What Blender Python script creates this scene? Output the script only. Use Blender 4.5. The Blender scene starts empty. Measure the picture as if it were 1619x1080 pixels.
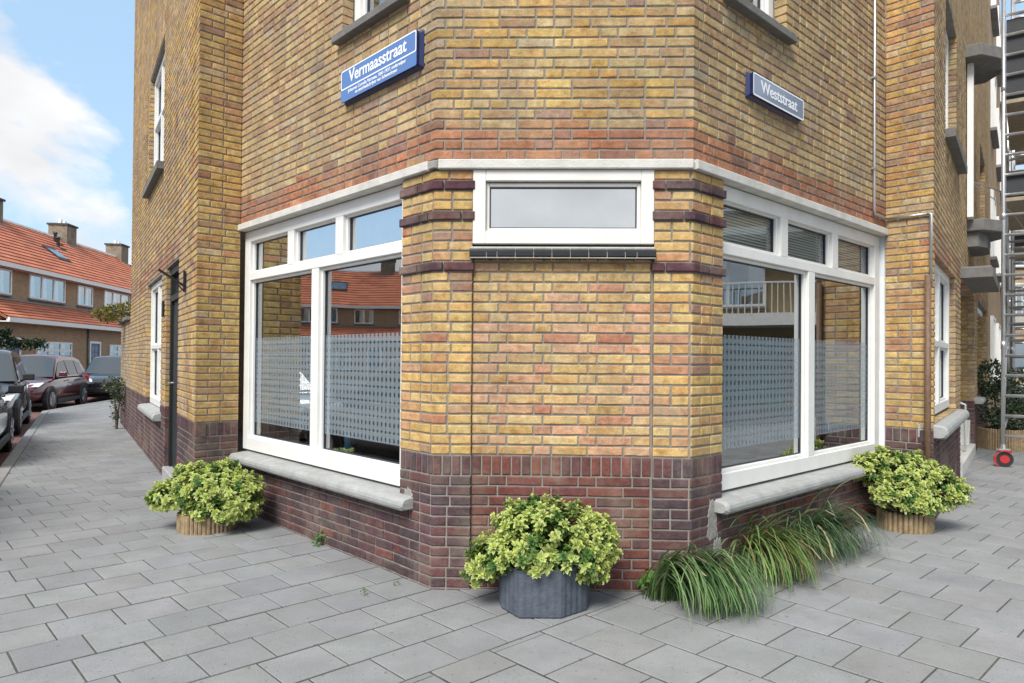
import bpy, bmesh, math, random
from mathutils import Vector, Matrix
rnd = random.Random(7)
R = math.radians
scene = bpy.context.scene
COL = scene.collection

# ------------------------------------------------------------------ camera
CAM_H = 1.40
cd = bpy.data.cameras.new('camera'); cam = bpy.data.objects.new('camera', cd); COL.objects.link(cam)
cd.sensor_width = 36.0; cd.lens = 36.0 * 1108.0 / 1619.0
cd.shift_y = 16.4 / 1619.0; cd.clip_start = 0.05; cd.clip_end = 2000
PITCH, ROLL = R(0.6), R(0.48)
f = Vector((0, math.cos(PITCH), math.sin(PITCH))); r0 = Vector((1, 0, 0)); u0 = r0.cross(f)
rr = math.cos(ROLL) * r0 + math.sin(ROLL) * u0; uu = -math.sin(ROLL) * r0 + math.cos(ROLL) * u0
m = Matrix((rr, uu, -f)).transposed().to_4x4(); m.translation = Vector((0, 0, CAM_H))
cam.matrix_world = m
scene.camera = cam

# ------------------------------------------------------------------ world and sun
SUN_EL, SUN_AZ = R(48), R(205)          # azimuth clockwise from +Y
world = bpy.data.worlds.new('World'); scene.world = world; world.use_nodes = True
wn = world.node_tree; wn.nodes.clear()
wo = wn.nodes.new('ShaderNodeOutputWorld'); bg = wn.nodes.new('ShaderNodeBackground')
sky = wn.nodes.new('ShaderNodeTexSky'); sky.sky_type = 'NISHITA'; sky.sun_disc = False
sky.sun_elevation = SUN_EL; sky.sun_rotation = SUN_AZ; sky.air_density = 1.0; sky.dust_density = 1.5; sky.ozone_density = 1.2
geo = wn.nodes.new('ShaderNodeTexCoord'); mp = wn.nodes.new('ShaderNodeMapping')
mp.inputs['Scale'].default_value = (1, 1, 1.9); mp.inputs['Location'].default_value = (8.1, 4.4, 0.2)
n1 = wn.nodes.new('ShaderNodeTexNoise'); n1.inputs['Scale'].default_value = 2.3; n1.inputs['Detail'].default_value = 9; n1.inputs['Roughness'].default_value = .52; n1.inputs['Distortion'].default_value = .25
ramp = wn.nodes.new('ShaderNodeValToRGB'); ramp.color_ramp.elements[0].position = .455; ramp.color_ramp.elements[1].position = .515
n2 = wn.nodes.new('ShaderNodeTexNoise'); n2.inputs['Scale'].default_value = 5.0; n2.inputs['Detail'].default_value = 5
r2 = wn.nodes.new('ShaderNodeMapRange'); r2.inputs['From Min'].default_value = .3; r2.inputs['From Max'].default_value = .7; r2.inputs['To Min'].default_value = 4.4; r2.inputs['To Max'].default_value = 5.9
cc = wn.nodes.new('ShaderNodeVectorMath'); cc.operation = 'SCALE'; cc.inputs[0].default_value = (.97, .98, 1.0)
pale = wn.nodes.new('ShaderNodeMix'); pale.data_type = 'RGBA'; pale.inputs[0].default_value = .62; pale.inputs[7].default_value = (3.1, 4.6, 6.1, 1)
mix = wn.nodes.new('ShaderNodeMix'); mix.data_type = 'RGBA'
L = wn.links.new
L(geo.outputs['Generated'], mp.inputs['Vector']); L(mp.outputs[0], n1.inputs['Vector']); L(mp.outputs[0], n2.inputs['Vector'])
L(n1.outputs['Fac'], ramp.inputs[0]); L(n2.outputs['Fac'], r2.inputs['Value']); L(r2.outputs[0], cc.inputs['Scale'])
L(sky.outputs[0], pale.inputs[6]); L(pale.outputs[2], mix.inputs[6]); L(cc.outputs[0], mix.inputs[7]); L(ramp.outputs['Color'], mix.inputs[0])
L(mix.outputs[2], bg.inputs['Color']); bg.inputs['Strength'].default_value = 0.10
L(bg.outputs[0], wo.inputs['Surface'])

sl = bpy.data.lights.new('sun', 'SUN'); sl.energy = 2.4; sl.angle = R(26); sl.color = (1, .96, .9)
sun = bpy.data.objects.new('sun', sl); COL.objects.link(sun)
sdir = Vector((math.sin(SUN_AZ) * math.cos(SUN_EL), math.cos(SUN_AZ) * math.cos(SUN_EL), math.sin(SUN_EL)))
sun.rotation_euler = sdir.to_track_quat('Z', 'Y').to_euler()

vs = scene.view_settings
vs.view_transform = 'Standard'; vs.look = 'None'; vs.exposure = 0.92; vs.gamma = 1; vs.use_curve_mapping = False
scene.render.engine = 'CYCLES'
scene.cycles.max_bounces = 8; scene.cycles.transparent_max_bounces = 12

# ------------------------------------------------------------------ materials
def newmat(name):
    mt = bpy.data.materials.new(name); mt.use_nodes = True
    nt = mt.node_tree; b = nt.nodes['Principled BSDF']
    return mt, nt, b
def nd(nt, t, **kw):
    n = nt.nodes.new(t)
    for k, v in kw.items(): setattr(n, k, v)
    return n
def plain(name, col, rough=.6, metal=0, noise=0, nscale=8, bump=0, bscale=60, spec=.5, dirt=None):
    mt, nt, b = newmat(name)
    b.inputs['Roughness'].default_value = rough; b.inputs['Metallic'].default_value = metal
    b.inputs['Specular IOR Level'].default_value = spec
    g = nd(nt, 'ShaderNodeNewGeometry')
    if noise or dirt:
        n = nd(nt, 'ShaderNodeTexNoise'); n.inputs['Scale'].default_value = nscale; n.inputs['Detail'].default_value = 6; n.inputs['Roughness'].default_value = .6
        nt.links.new(g.outputs['Position'], n.inputs['Vector'])
        cr = nd(nt, 'ShaderNodeValToRGB'); cr.color_ramp.elements[0].position = .25; cr.color_ramp.elements[1].position = .75
        lo = dirt if dirt else [c * (1 - noise) for c in col]; hi = [min(1, c * (1 + noise * .6)) for c in col]
        cr.color_ramp.elements[0].color = (*lo, 1); cr.color_ramp.elements[1].color = (*hi, 1)
        nt.links.new(n.outputs['Fac'], cr.inputs[0]); nt.links.new(cr.outputs[0], b.inputs['Base Color'])
    else: b.inputs['Base Color'].default_value = (*col, 1)
    if bump:
        n = nd(nt, 'ShaderNodeTexNoise'); n.inputs['Scale'].default_value = bscale; n.inputs['Detail'].default_value = 4
        nt.links.new(g.outputs['Position'], n.inputs['Vector'])
        bp = nd(nt, 'ShaderNodeBump'); bp.inputs['Strength'].default_value = bump; bp.inputs['Distance'].default_value = .01
        nt.links.new(n.outputs['Fac'], bp.inputs['Height']); nt.links.new(bp.outputs[0], b.inputs['Normal'])
    return mt

def colmat(name, rough=.85, n1s=14, n1a=.28, n2s=90, n2a=.22, bump=.5, stain=None, stains=.9, spec=.3, scorch=False, streak=0, spots=0):
    """colour = object colour x attribute 'Col', with grain, blotches and wear in world position"""
    mt, nt, b = newmat(name); lk = nt.links.new
    b.inputs['Roughness'].default_value = rough; b.inputs['Specular IOR Level'].default_value = spec
    oi = nd(nt, 'ShaderNodeObjectInfo'); at = nd(nt, 'ShaderNodeAttribute', attribute_name='Col')
    g = nd(nt, 'ShaderNodeNewGeometry')
    mu = nd(nt, 'ShaderNodeMix', data_type='RGBA', blend_type='MULTIPLY'); mu.inputs[0].default_value = 1
    lk(oi.outputs['Color'], mu.inputs[6]); lk(at.outputs['Color'], mu.inputs[7]); cur = mu.outputs[2]
    for sc, am, dt in ((n1s, n1a, 5), (n2s, n2a, 3)):
        n = nd(nt, 'ShaderNodeTexNoise'); n.inputs['Scale'].default_value = sc; n.inputs['Detail'].default_value = dt; n.inputs['Roughness'].default_value = .65
        lk(g.outputs['Position'], n.inputs['Vector'])
        mr = nd(nt, 'ShaderNodeMapRange'); mr.inputs['From Min'].default_value = .3; mr.inputs['From Max'].default_value = .7
        mr.inputs['To Min'].default_value = 1 - am; mr.inputs['To Max'].default_value = 1 + am * .8
        lk(n.outputs['Fac'], mr.inputs['Value'])
        vm = nd(nt, 'ShaderNodeVectorMath', operation='SCALE'); lk(cur, vm.inputs[0]); lk(mr.outputs[0], vm.inputs['Scale']); cur = vm.outputs[0]
    if scorch:
        n = nd(nt, 'ShaderNodeTexNoise'); n.inputs['Scale'].default_value = 17; n.inputs['Detail'].default_value = 5; n.inputs['Roughness'].default_value = .6; n.inputs['Distortion'].default_value = .6
        mp_ = nd(nt, 'ShaderNodeMapping'); mp_.inputs['Location'].default_value = (7, 3, 5); mp_.inputs['Scale'].default_value = (.7, .7, 1.5)
        lk(g.outputs['Position'], mp_.inputs['Vector']); lk(mp_.outputs[0], n.inputs['Vector'])
        cr = nd(nt, 'ShaderNodeValToRGB'); cr.color_ramp.elements[0].position = .50; cr.color_ramp.elements[1].position = .72
        cr.color_ramp.elements[0].color = (1, 1, 1, 1); cr.color_ramp.elements[1].color = (.84, .62, .52, 1)
        lk(n.outputs['Fac'], cr.inputs[0])
        m2 = nd(nt, 'ShaderNodeMix', data_type='RGBA', blend_type='MULTIPLY'); m2.inputs[0].default_value = 1; lk(cur, m2.inputs[6]); lk(cr.outputs[0], m2.inputs[7]); cur = m2.outputs[2]
    if stain:
        n = nd(nt, 'ShaderNodeTexNoise'); n.inputs['Scale'].default_value = stains; n.inputs['Detail'].default_value = 7; n.inputs['Roughness'].default_value = .7
        lk(g.outputs['Position'], n.inputs['Vector'])
        cr = nd(nt, 'ShaderNodeValToRGB'); cr.color_ramp.elements[0].position = .48; cr.color_ramp.elements[1].position = .75
        cr.color_ramp.elements[0].color = (0, 0, 0, 1); cr.color_ramp.elements[1].color = (.6, .6, .6, 1)
        lk(n.outputs['Fac'], cr.inputs[0])
        mx = nd(nt, 'ShaderNodeMix', data_type='RGBA'); lk(cr.outputs[0], mx.inputs[0]); lk(cur, mx.inputs[6]); mx.inputs[7].default_value = (*stain, 1); cur = mx.outputs[2]
    for kind_, amt in (('s', streak), ('p', spots)):
        if not amt: continue
        n = nd(nt, 'ShaderNodeTexNoise'); n.inputs['Detail'].default_value = 6; n.inputs['Roughness'].default_value = .65
        mp_ = nd(nt, 'ShaderNodeMapping'); lk(g.outputs['Position'], mp_.inputs['Vector']); lk(mp_.outputs[0], n.inputs['Vector'])
        if kind_ == 's': mp_.inputs['Scale'].default_value = (3.2, 3.2, .55); n.inputs['Scale'].default_value = 1.0; lo, hi, a0, a1 = .36, .62, 1 - amt, 1.06
        else: n.inputs['Scale'].default_value = 26; n.inputs['Detail'].default_value = 2; lo, hi, a0, a1 = .66, .70, 1.0, 1 - amt
        mr = nd(nt, 'ShaderNodeMapRange'); mr.inputs['From Min'].default_value = lo; mr.inputs['From Max'].default_value = hi; mr.inputs['To Min'].default_value = a0; mr.inputs['To Max'].default_value = a1
        lk(n.outputs['Fac'], mr.inputs['Value']); vm = nd(nt, 'ShaderNodeVectorMath', operation='SCALE'); lk(cur, vm.inputs[0]); lk(mr.outputs[0], vm.inputs['Scale']); cur = vm.outputs[0]
    lk(cur, b.inputs['Base Color'])
    if bump:
        n = nd(nt, 'ShaderNodeTexNoise'); n.inputs['Scale'].default_value = 120; n.inputs['Detail'].default_value = 5
        lk(g.outputs['Position'], n.inputs['Vector'])
        bp = nd(nt, 'ShaderNodeBump'); bp.inputs['Strength'].default_value = bump; bp.inputs['Distance'].default_value = .004
        lk(n.outputs['Fac'], bp.inputs['Height']); lk(bp.outputs[0], b.inputs['Normal'])
    return mt

M = {}
M['brick'] = colmat('fired_brick', .9, 22, .28, 130, .24, .7, stain=(.30, .25, .19), stains=2.4, scorch=True, streak=.24)
M['brick_far'] = colmat('fired_brick_weathered', .9, 14, .34, 70, .25, .6, stain=(.34, .27, .19), stains=1.4, scorch=True, streak=.22)
M['slab'] = colmat('concrete_slab', .82, 2.6, .13, 190, .20, .6, stain=(.19, .195, .18), stains=3.2, spots=.3)
M['mortar'] = plain('mortar', (.265, .242, .21), .95, noise=.3, nscale=12, bump=.5, bscale=150)
M['mortar_patch'] = plain('cement_repair', (.30, .29, .27), .95, noise=.35, nscale=22, bump=.6, bscale=90)
M['concrete'] = plain('cast_concrete', (.60, .585, .54), .85, noise=.22, nscale=7, bump=.4, bscale=90)
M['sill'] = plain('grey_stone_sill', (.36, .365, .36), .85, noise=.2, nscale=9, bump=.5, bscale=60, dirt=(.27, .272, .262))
M['dark_sill'] = plain('dark_grey_sill', (.17, .165, .155), .85, noise=.3, nscale=9, bump=.4)  # single dark grey for whole sills, canopies, slabs and copings
M['frame'] = plain('white_window_paint', (.77, .765, .735), .4, noise=.10, nscale=5, spec=.5)
M['frame_cream'] = plain('cream_window_paint', (.76, .73, .68), .4, noise=.10, nscale=3)
M['black_gloss'] = plain('black_glazed_tile', (.018, .019, .021), .18, noise=.3, nscale=20)
M['gasket'] = plain('glazing_strip_and_dark_panel', (.03, .035, .045), .5)
M['joint_soil'] = plain('sand_and_moss_joint', (.085, .08, .065), .95, noise=.5, nscale=11, bump=.6, dirt=(.03, .034, .024))
M['kerb'] = plain('concrete_kerb', (.34, .345, .34), .85, noise=.2, nscale=6, bump=.4)
M['asphalt'] = plain('asphalt', (.065, .065, .068), .9, noise=.3, nscale=30, bump=.5)
M['black_door'] = plain('black_door_paint', (.010, .012, .013), .55)
M['black_metal'] = plain('black_metal', (.02, .02, .022), .45, metal=.3)
M['galv'] = plain('galvanised_metal', (.55, .56, .57), .38, metal=.85, noise=.15, nscale=20)
M['alu'] = plain('scaffold_aluminium', (.66, .67, .68), .35, metal=.8, noise=.15, nscale=15)
M['brown_pipe'] = plain('rusty_brown_pipe', (.17, .10, .06), .6, noise=.4, nscale=25)
M['zinc'] = plain('ribbed_grey_planter', (.085, .10, .125), .7, metal=0, noise=.35, nscale=14, bump=.4, dirt=(.05, .06, .08))
M['wood_planter'] = plain('impregnated_planter_wood', (.34, .25, .14), .8, noise=.4, nscale=22, bump=.5, dirt=(.17, .12, .07))
M['soil'] = plain('potting_soil', (.03, .022, .015), 1, noise=.5, nscale=30, bump=1)
M['stem'] = plain('woody_stem', (.09, .065, .04), .9, noise=.4, nscale=30)
M['bark'] = plain('tree_bark', (.07, .055, .04), .95, noise=.5, nscale=20, bump=1)
M['sign_blue'] = plain('enamel_blue', (.095, .19, .44), .14, spec=.6)
M['sign_blue2'] = plain('enamel_blue_faded_sky_sheen', (.19, .26, .37), .10, spec=.9)  # faded blue, lightened further so the colour carries the reflected sky
M['sign_white'] = plain('enamel_white', (.85, .87, .9), .25)
M['sign_navy'] = plain('enamel_edge_navy', (.012, .02, .09), .3)
M['roof_red'] = colmat('orange_red_roof_tile', .75, 1.2, .18, 12, .2, .3, stain=(.42, .13, .07), stains=.6)
M['white_trim'] = plain('white_painted_wood', (.82, .82, .8), .45, noise=.05)
M['blue_door'] = plain('dark_blue_door_paint', (.03, .06, .16), .3)
M['chimney'] = colmat('sooty_brick', .9, 3, .4, 20, .3, .5)
M['lead'] = plain('lead_flashing', (.22, .22, .23), .7, noise=.3, nscale=4)
M['curtain'] = plain('net_curtain', (.80, .84, .87), .9, noise=.15, nscale=6)
M['blind'] = plain('grey_green_blind', (.68, .72, .69), .7)
M['room'] = plain('dim_room_plaster', (.34, .31, .26), .9, noise=.1)
M['room_floor'] = plain('brown_wooden_floor', (.16, .08, .045), .5, noise=.3, nscale=5)
M['ceiling'] = plain('room_ceiling', (.42, .41, .38), .9)
M['tyre'] = plain('tyre_rubber', (.02, .02, .02), .8, noise=.2)
M['rim'] = plain('alloy_rim', (.5, .5, .52), .3, metal=.9)
M['carglass'] = plain('car_window_glass', (.04, .055, .07), .04, spec=1.0)
M['lamp_glass'] = plain('headlamp_glass', (.7, .72, .75), .1, spec=1)
M['red_lamp'] = plain('tail_lamp_red', (.45, .02, .02), .15, spec=1)
M['blackplastic'] = plain('black_plastic', (.022, .022, .024), .5)
M['plate'] = plain('yellow_number_plate', (.75, .55, .05), .4)
M['red_plastic'] = plain('red_wheel_fork', (.45, .03, .03), .4)
M['board'] = plain('dark_scaffold_board', (.035, .037, .042), .7, noise=.2)
M['wood_board'] = plain('scaffold_timber', (.33, .27, .19), .8, noise=.3, nscale=12)
M['apt_wall'] = plain('ochre_apartment_brick', (.30, .22, .12), .9, noise=.2, nscale=3)
M['apt_white'] = plain('balcony_concrete', (.66, .66, .63), .8, noise=.1)
M['garage'] = plain('green_garage_door', (.12, .22, .19), .6, noise=.1)
M['room_blue'] = plain('pale_blue_plastic', (.12, .35, .55), .4)

def carpaint(name, col, metal=.3):
    mt = plain(name, col, .22, metal=metal, spec=.8); b = mt.node_tree.nodes['Principled BSDF']
    b.inputs['Coat Weight'].default_value = 1; b.inputs['Coat Roughness'].default_value = .04
    return mt

def leafmat(name, sub=.12):
    mt, nt, b = newmat(name); lk = nt.links.new
    at = nd(nt, 'ShaderNodeAttribute', attribute_name='Col')
    lk(at.outputs['Color'], b.inputs['Base Color']); b.inputs['Roughness'].default_value = .45; b.inputs['Specular IOR Level'].default_value = .35
    tr = nd(nt, 'ShaderNodeBsdfTranslucent'); lk(at.outputs['Color'], tr.inputs['Color'])
    mx = nd(nt, 'ShaderNodeMixShader'); mx.inputs[0].default_value = .28
    out = nt.nodes['Material Output']; lk(b.outputs[0], mx.inputs[1]); lk(tr.outputs[0], mx.inputs[2]); lk(mx.outputs[0], out.inputs['Surface'])
    return mt
M['leaf'] = leafmat('leaf')

def glassmat(name, base=.2, tint=(.86, .92, .92)):
    mt, nt, b = newmat(name); nt.nodes.remove(b); lk = nt.links.new
    out = nt.nodes['Material Output']
    g = nd(nt, 'ShaderNodeBsdfGlossy'); g.inputs['Roughness'].default_value = 0.0; g.inputs['Color'].default_value = (.95, .98, 1, 1)
    t = nd(nt, 'ShaderNodeBsdfTransparent'); t.inputs['Color'].default_value = (*tint, 1)
    fr = nd(nt, 'ShaderNodeFresnel'); fr.inputs['IOR'].default_value = 1.5
    mr = nd(nt, 'ShaderNodeMapRange'); mr.inputs['To Min'].default_value = base; mr.inputs['To Max'].default_value = 1.0
    ge = nd(nt, 'ShaderNodeNewGeometry'); no = nd(nt, 'ShaderNodeTexNoise'); no.inputs['Scale'].default_value = .9; no.inputs['Detail'].default_value = 1
    bp = nd(nt, 'ShaderNodeBump'); bp.inputs['Strength'].default_value = .12; bp.inputs['Distance'].default_value = .02
    lk(ge.outputs['Position'], no.inputs['Vector']); lk(no.outputs['Fac'], bp.inputs['Height']); lk(bp.outputs[0], g.inputs['Normal'])
    lk(fr.outputs[0], mr.inputs['Value'])
    mx = nd(nt, 'ShaderNodeMixShader'); lk(mr.outputs[0], mx.inputs[0]); lk(t.outputs[0], mx.inputs[1]); lk(g.outputs[0], mx.inputs[2])
    lk(mx.outputs[0], out.inputs['Surface'])
    return mt
M['glass'] = glassmat('double_glazing', .38, (.95, .98, .98))
M['glass_bright'] = glassmat('double_glazing_small', .36, (.97, .99, 1.0))

M['glass_sky'] = glassmat('sky_reflecting_pane', .66, (.97, .99, 1.0))
M['glass_low'] = glassmat('transom_pane', .10, (.98, .99, .98))

def filmmat():
    """frosted privacy film printed with a grid of clear lines and dots (object space: x along, z up)"""
    mt, nt, b = newmat('dotted_privacy_film'); lk = nt.links.new
    out = nt.nodes['Material Output']
    tc = nd(nt, 'ShaderNodeTexCoord'); sp = nd(nt, 'ShaderNodeSeparateXYZ'); lk(tc.outputs['Object'], sp.inputs[0])
    def m(op, a, b2=None, c=None):
        n = nd(nt, 'ShaderNodeMath', operation=op)
        for i, v in enumerate((a, b2, c)):
            if v is None: continue
            if isinstance(v, (int, float)): n.inputs[i].default_value = v
            else: lk(v, n.inputs[i])
        return n.outputs[0]
    P = .052
    x = m('DIVIDE', sp.outputs['X'], P); z = m('DIVIDE', sp.outputs['Z'], P)
    fx = m('ABSOLUTE', m('SUBTRACT', m('FRACT', x), .5)); fz = m('ABSOLUTE', m('SUBTRACT', m('FRACT', z), .5))
    row = m('GREATER_THAN', m('FRACT', m('MULTIPLY', m('FLOOR', z), .5)), .25)      # every other row
    lx = m('MULTIPLY', m('LESS_THAN', fx, .045), .85)
    lz = m('MULTIPLY', m('LESS_THAN', fz, .028), m('MULTIPLY', row, .80))
    dx = m('MULTIPLY', fx, m('SUBTRACT', 5.2, m('MULTIPLY', row, .4))); dz = m('MULTIPLY', fz, m('ADD', 3.0, m('MULTIPLY', row, 2.6)))
    d = m('SQRT', m('ADD', m('MULTIPLY', dx, dx), m('MULTIPLY', dz, dz)))
    dot = m('LESS_THAN', d, 1.0)
    clear = m('MAXIMUM', m('MAXIMUM', lx, lz), dot)
    fac = m('MAXIMUM', m('MULTIPLY', clear, 1.0), .66)
    dif = nd(nt, 'ShaderNodeBsdfDiffuse'); dif.inputs['Color'].default_value = (.50, .60, .67, 1)
    trl = nd(nt, 'ShaderNodeBsdfTranslucent'); trl.inputs['Color'].default_value = (.6, .68, .72, 1)
    a1 = nd(nt, 'ShaderNodeMixShader'); a1.inputs[0].default_value = .35; lk(dif.outputs[0], a1.inputs[1]); lk(trl.outputs[0], a1.inputs[2])
    tr = nd(nt, 'ShaderNodeBsdfTransparent')
    mx = nd(nt, 'ShaderNodeMixShader'); lk(fac, mx.inputs[0]); lk(a1.outputs[0], mx.inputs[1]); lk(tr.outputs[0], mx.inputs[2])
    lk(mx.outputs[0], out.inputs['Surface'])
    nt.nodes.remove(b)
    return mt
M['film'] = filmmat()

def klinker():
    mt, nt, b = newmat('red_clinker_paving'); lk = nt.links.new
    g = nd(nt, 'ShaderNodeNewGeometry'); mp = nd(nt, 'ShaderNodeMapping'); mp.inputs['Rotation'].default_value = (0, 0, R(58)); lk(g.outputs['Position'], mp.inputs['Vector'])
    bt = nd(nt, 'ShaderNodeTexBrick'); bt.inputs['Scale'].default_value = 1; bt.inputs['Brick Width'].default_value = .21; bt.inputs['Row Height'].default_value = .07; bt.inputs['Mortar Size'].default_value = .005
    bt.inputs['Color1'].default_value = (.20, .085, .07, 1); bt.inputs['Color2'].default_value = (.13, .065, .06, 1); bt.inputs['Mortar'].default_value = (.06, .05, .045, 1)
    lk(mp.outputs[0], bt.inputs['Vector']); lk(bt.outputs['Color'], b.inputs['Base Color']); b.inputs['Roughness'].default_value = .85
    return mt
M['klinker'] = klinker()

def brickpattern(name, c1, c2, mor, sc=1.0):
    mt, nt, b = newmat(name); lk = nt.links.new
    tc = nd(nt, 'ShaderNodeTexCoord'); mp = nd(nt, 'ShaderNodeMapping'); mp.inputs['Rotation'].default_value = (R(90), 0, 0)
    lk(tc.outputs['Object'], mp.inputs['Vector'])
    bt = nd(nt, 'ShaderNodeTexBrick'); bt.inputs['Scale'].default_value = sc; bt.inputs['Brick Width'].default_value = .22; bt.inputs['Row Height'].default_value = .0625; bt.inputs['Mortar Size'].default_value = .006
    bt.inputs['Color1'].default_value = (*c1, 1); bt.inputs['Color2'].default_value = (*c2, 1); bt.inputs['Mortar'].default_value = (*mor, 1)
    no = nd(nt, 'ShaderNodeTexNoise'); no.inputs['Scale'].default_value = 1.5; no.inputs['Detail'].default_value = 5; lk(tc.outputs['Object'], no.inputs['Vector'])
    mr = nd(nt, 'ShaderNodeMapRange'); mr.inputs['To Min'].default_value = .75; mr.inputs['To Max'].default_value = 1.25; lk(no.outputs['Fac'], mr.inputs['Value'])
    vm = nd(nt, 'ShaderNodeVectorMath', operation='SCALE'); lk(bt.outputs['Color'], vm.inputs[0]); lk(mr.outputs[0], vm.inputs['Scale'])
    lk(mp.outputs[0], bt.inputs['Vector']); lk(vm.outputs[0], b.inputs['Base Color']); b.inputs['Roughness'].default_value = .9
    return mt
M['house_brick'] = brickpattern('tan_house_brick', (.42, .275, .15), (.33, .205, .115), (.30, .25, .20))
M['far_brick'] = brickpattern('pale_far_brick', (.42, .29, .17), (.34, .22, .13), (.36, .31, .26))

# ------------------------------------------------------------------ object helpers
def link(o, parent=None):
    COL.objects.link(o)
    if parent is not None: o.parent = parent
    return o
def empty(name, loc, rz=0, label=None, cat=None, group=None):
    o = bpy.data.objects.new(name, None); o.location = loc; o.rotation_euler = (0, 0, rz); COL.objects.link(o)
    o.empty_display_size = .2
    tag(o, label, cat, group); return o
def tag(o, label=None, cat=None, group=None, kind=None):
    if label: o['label'] = label
    if cat: o['category'] = cat
    if group: o['group'] = group
    if kind: o['kind'] = kind
    return o
def setcol(me, cols):
    """per-face colours -> corner attribute 'Col'"""
    a = me.color_attributes.new('Col', 'FLOAT_COLOR', 'CORNER')
    flat = []
    for p in me.polygons:
        c = cols[p.index] if cols else (1, 1, 1)
        for _ in range(p.loop_total): flat.extend((c[0], c[1], c[2], 1))
    a.data.foreach_set('color', flat)
class MB:
    """collects geometry in world or local coordinates and builds one mesh"""
    def __init__(s): s.v = []; s.f = []; s.c = []; s.cc = (1, 1, 1)
    def add(s, vs, fs, col=None):
        b = len(s.v); s.v.extend([tuple(x) for x in vs])
        for f_ in fs: s.f.append(tuple(b + i for i in f_)); s.c.append(col or s.cc)
    def box(s, c, d, ax=None, col=None):
        """centre c, sizes d, optional axes (X,Y,Z vectors)"""
        X, Y, Z = ax or (Vector((1, 0, 0)), Vector((0, 1, 0)), Vector((0, 0, 1)))
        c = Vector(c); vs = []
        for k in (-.5, .5):
            for j in (-.5, .5):
                for i in (-.5, .5): vs.append(c + X * (i * d[0]) + Y * (j * d[1]) + Z * (k * d[2]))
        s.add(vs, [(0, 2, 3, 1), (4, 5, 7, 6), (0, 1, 5, 4), (2, 6, 7, 3), (0, 4, 6, 2), (1, 3, 7, 5)], col)
    def bar(s, a, b, w, h=None, up=(0, 0, 1), col=None):
        a, b = Vector(a), Vector(b); d = b - a; X = d.normalized(); U = Vector(up)
        if abs(X.dot(U)) > .98: U = Vector((1, 0, 0))
        Y = U.cross(X).normalized(); Z = X.cross(Y)
        s.box((a + b) / 2, (d.length, w, h or w), (X, Y, Z), col)
    def tube(s, pts, r, n=8, col=None, caps=True):
        pts = [Vector(p) for p in pts]; rs = r if isinstance(r, (list, tuple)) else [r] * len(pts)
        rings = []
        for i, p in enumerate(pts):
            t = (pts[min(i + 1, len(pts) - 1)] - pts[max(i - 1, 0)]).normalized()
            U = Vector((0, 0, 1)) if abs(t.z) < .9 else Vector((1, 0, 0))
            A = t.cross(U).normalized(); B = A.cross(t)
            rings.append([p + (A * math.cos(2 * math.pi * k / n) + B * math.sin(2 * math.pi * k / n)) * rs[i] for k in range(n)])
        vs = [v for g_ in rings for v in g_]; fs = []
        for i in range(len(pts) - 1):
            for k in range(n):
                k2 = (k + 1) % n; fs.append((i * n + k, (i + 1) * n + k, (i + 1) * n + k2, i * n + k2))
        if caps: fs.append(tuple(range(n))); fs.append(tuple((len(pts) - 1) * n + k for k in reversed(range(n))))
        s.add(vs, fs, col)
    def prism(s, poly, z0, z1, col=None, bev=0):
        """poly: 2D ccw points; vertical prism with optional top bevel"""
        n = len(poly); A = [Vector((x, y, z0)) for x, y in poly]
        if bev:
            cx = sum(p[0] for p in poly) / n; cy = sum(p[1] for p in poly) / n
            ins = inset(poly, bev)
            B = [Vector((x, y, z1 - bev)) for x, y in poly]; C_ = [Vector((x, y, z1)) for x, y in ins]
            fs = [tuple(range(2 * n, 3 * n))]
            for i in range(n):
                j = (i + 1) % n; fs.append((i, j, n + j, n + i)); fs.append((n + i, n + j, 2 * n + j, 2 * n + i))
            s.add(A + B + C_, fs, col)
        else:
            B = [Vector((x, y, z1)) for x, y in poly]
            fs = [tuple(range(n, 2 * n)), tuple(reversed(range(n)))]
            for i in range(n):
                j = (i + 1) % n; fs.append((i, j, n + j, n + i))
            s.add(A + B, fs, col)
    def build(s, name, mat, parent=None, loc=None, smooth=False, kind=None, cols=True, label=None):
        me = bpy.data.meshes.new(name)
        vs = s.v
        if loc is not None:
            l = Vector(loc); vs = [tuple(Vector(v) - l) for v in s.v]
        me.from_pydata(vs, [], s.f); me.update()
        if cols: setcol(me, s.c)
        if isinstance(mat, (list, tuple)):
            for m_ in mat: me.materials.append(m_)
        else: me.materials.append(mat)
        if smooth:
            for p in me.polygons: p.use_smooth = True
        o = bpy.data.objects.new(name, me); link(o, parent)
        if loc is not None: o.location = loc
        if kind: o['kind'] = kind
        if label: o['label'] = label
        return o
def inset(poly, d):
    n = len(poly); out = []
    for i in range(n):
        p0 = Vector(poly[i - 1]); p1 = Vector(poly[i]); p2 = Vector(poly[(i + 1) % n])
        e1 = (p1 - p0).normalized(); e2 = (p2 - p1).normalized()
        n1_ = Vector((-e1.y, e1.x)); n2_ = Vector((-e2.y, e2.x)); mt = n1_ + n2_
        k = mt.length_squared
        out.append(tuple(p1 + mt * (2 * d / k if k > .05 else 0)))
    return out
def clip(poly, p, n):
    """keep the part of poly where (x-p).n >= 0"""
    out = []; m_ = len(poly)
    for i in range(m_):
        a = Vector(poly[i]); b = Vector(poly[(i + 1) % m_]); da = (a - p).dot(n); db = (b - p).dot(n)
        if da >= 0: out.append(tuple(a))
        if (da >= 0) != (db >= 0): out.append(tuple(a + (b - a) * (da / (da - db))))
    return out
def area(poly): return sum(poly[i - 1][0] * poly[i][1] - poly[i][0] * poly[i - 1][1] for i in range(len(poly))) / 2
def local(o, parent, w2=None): pass

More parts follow.
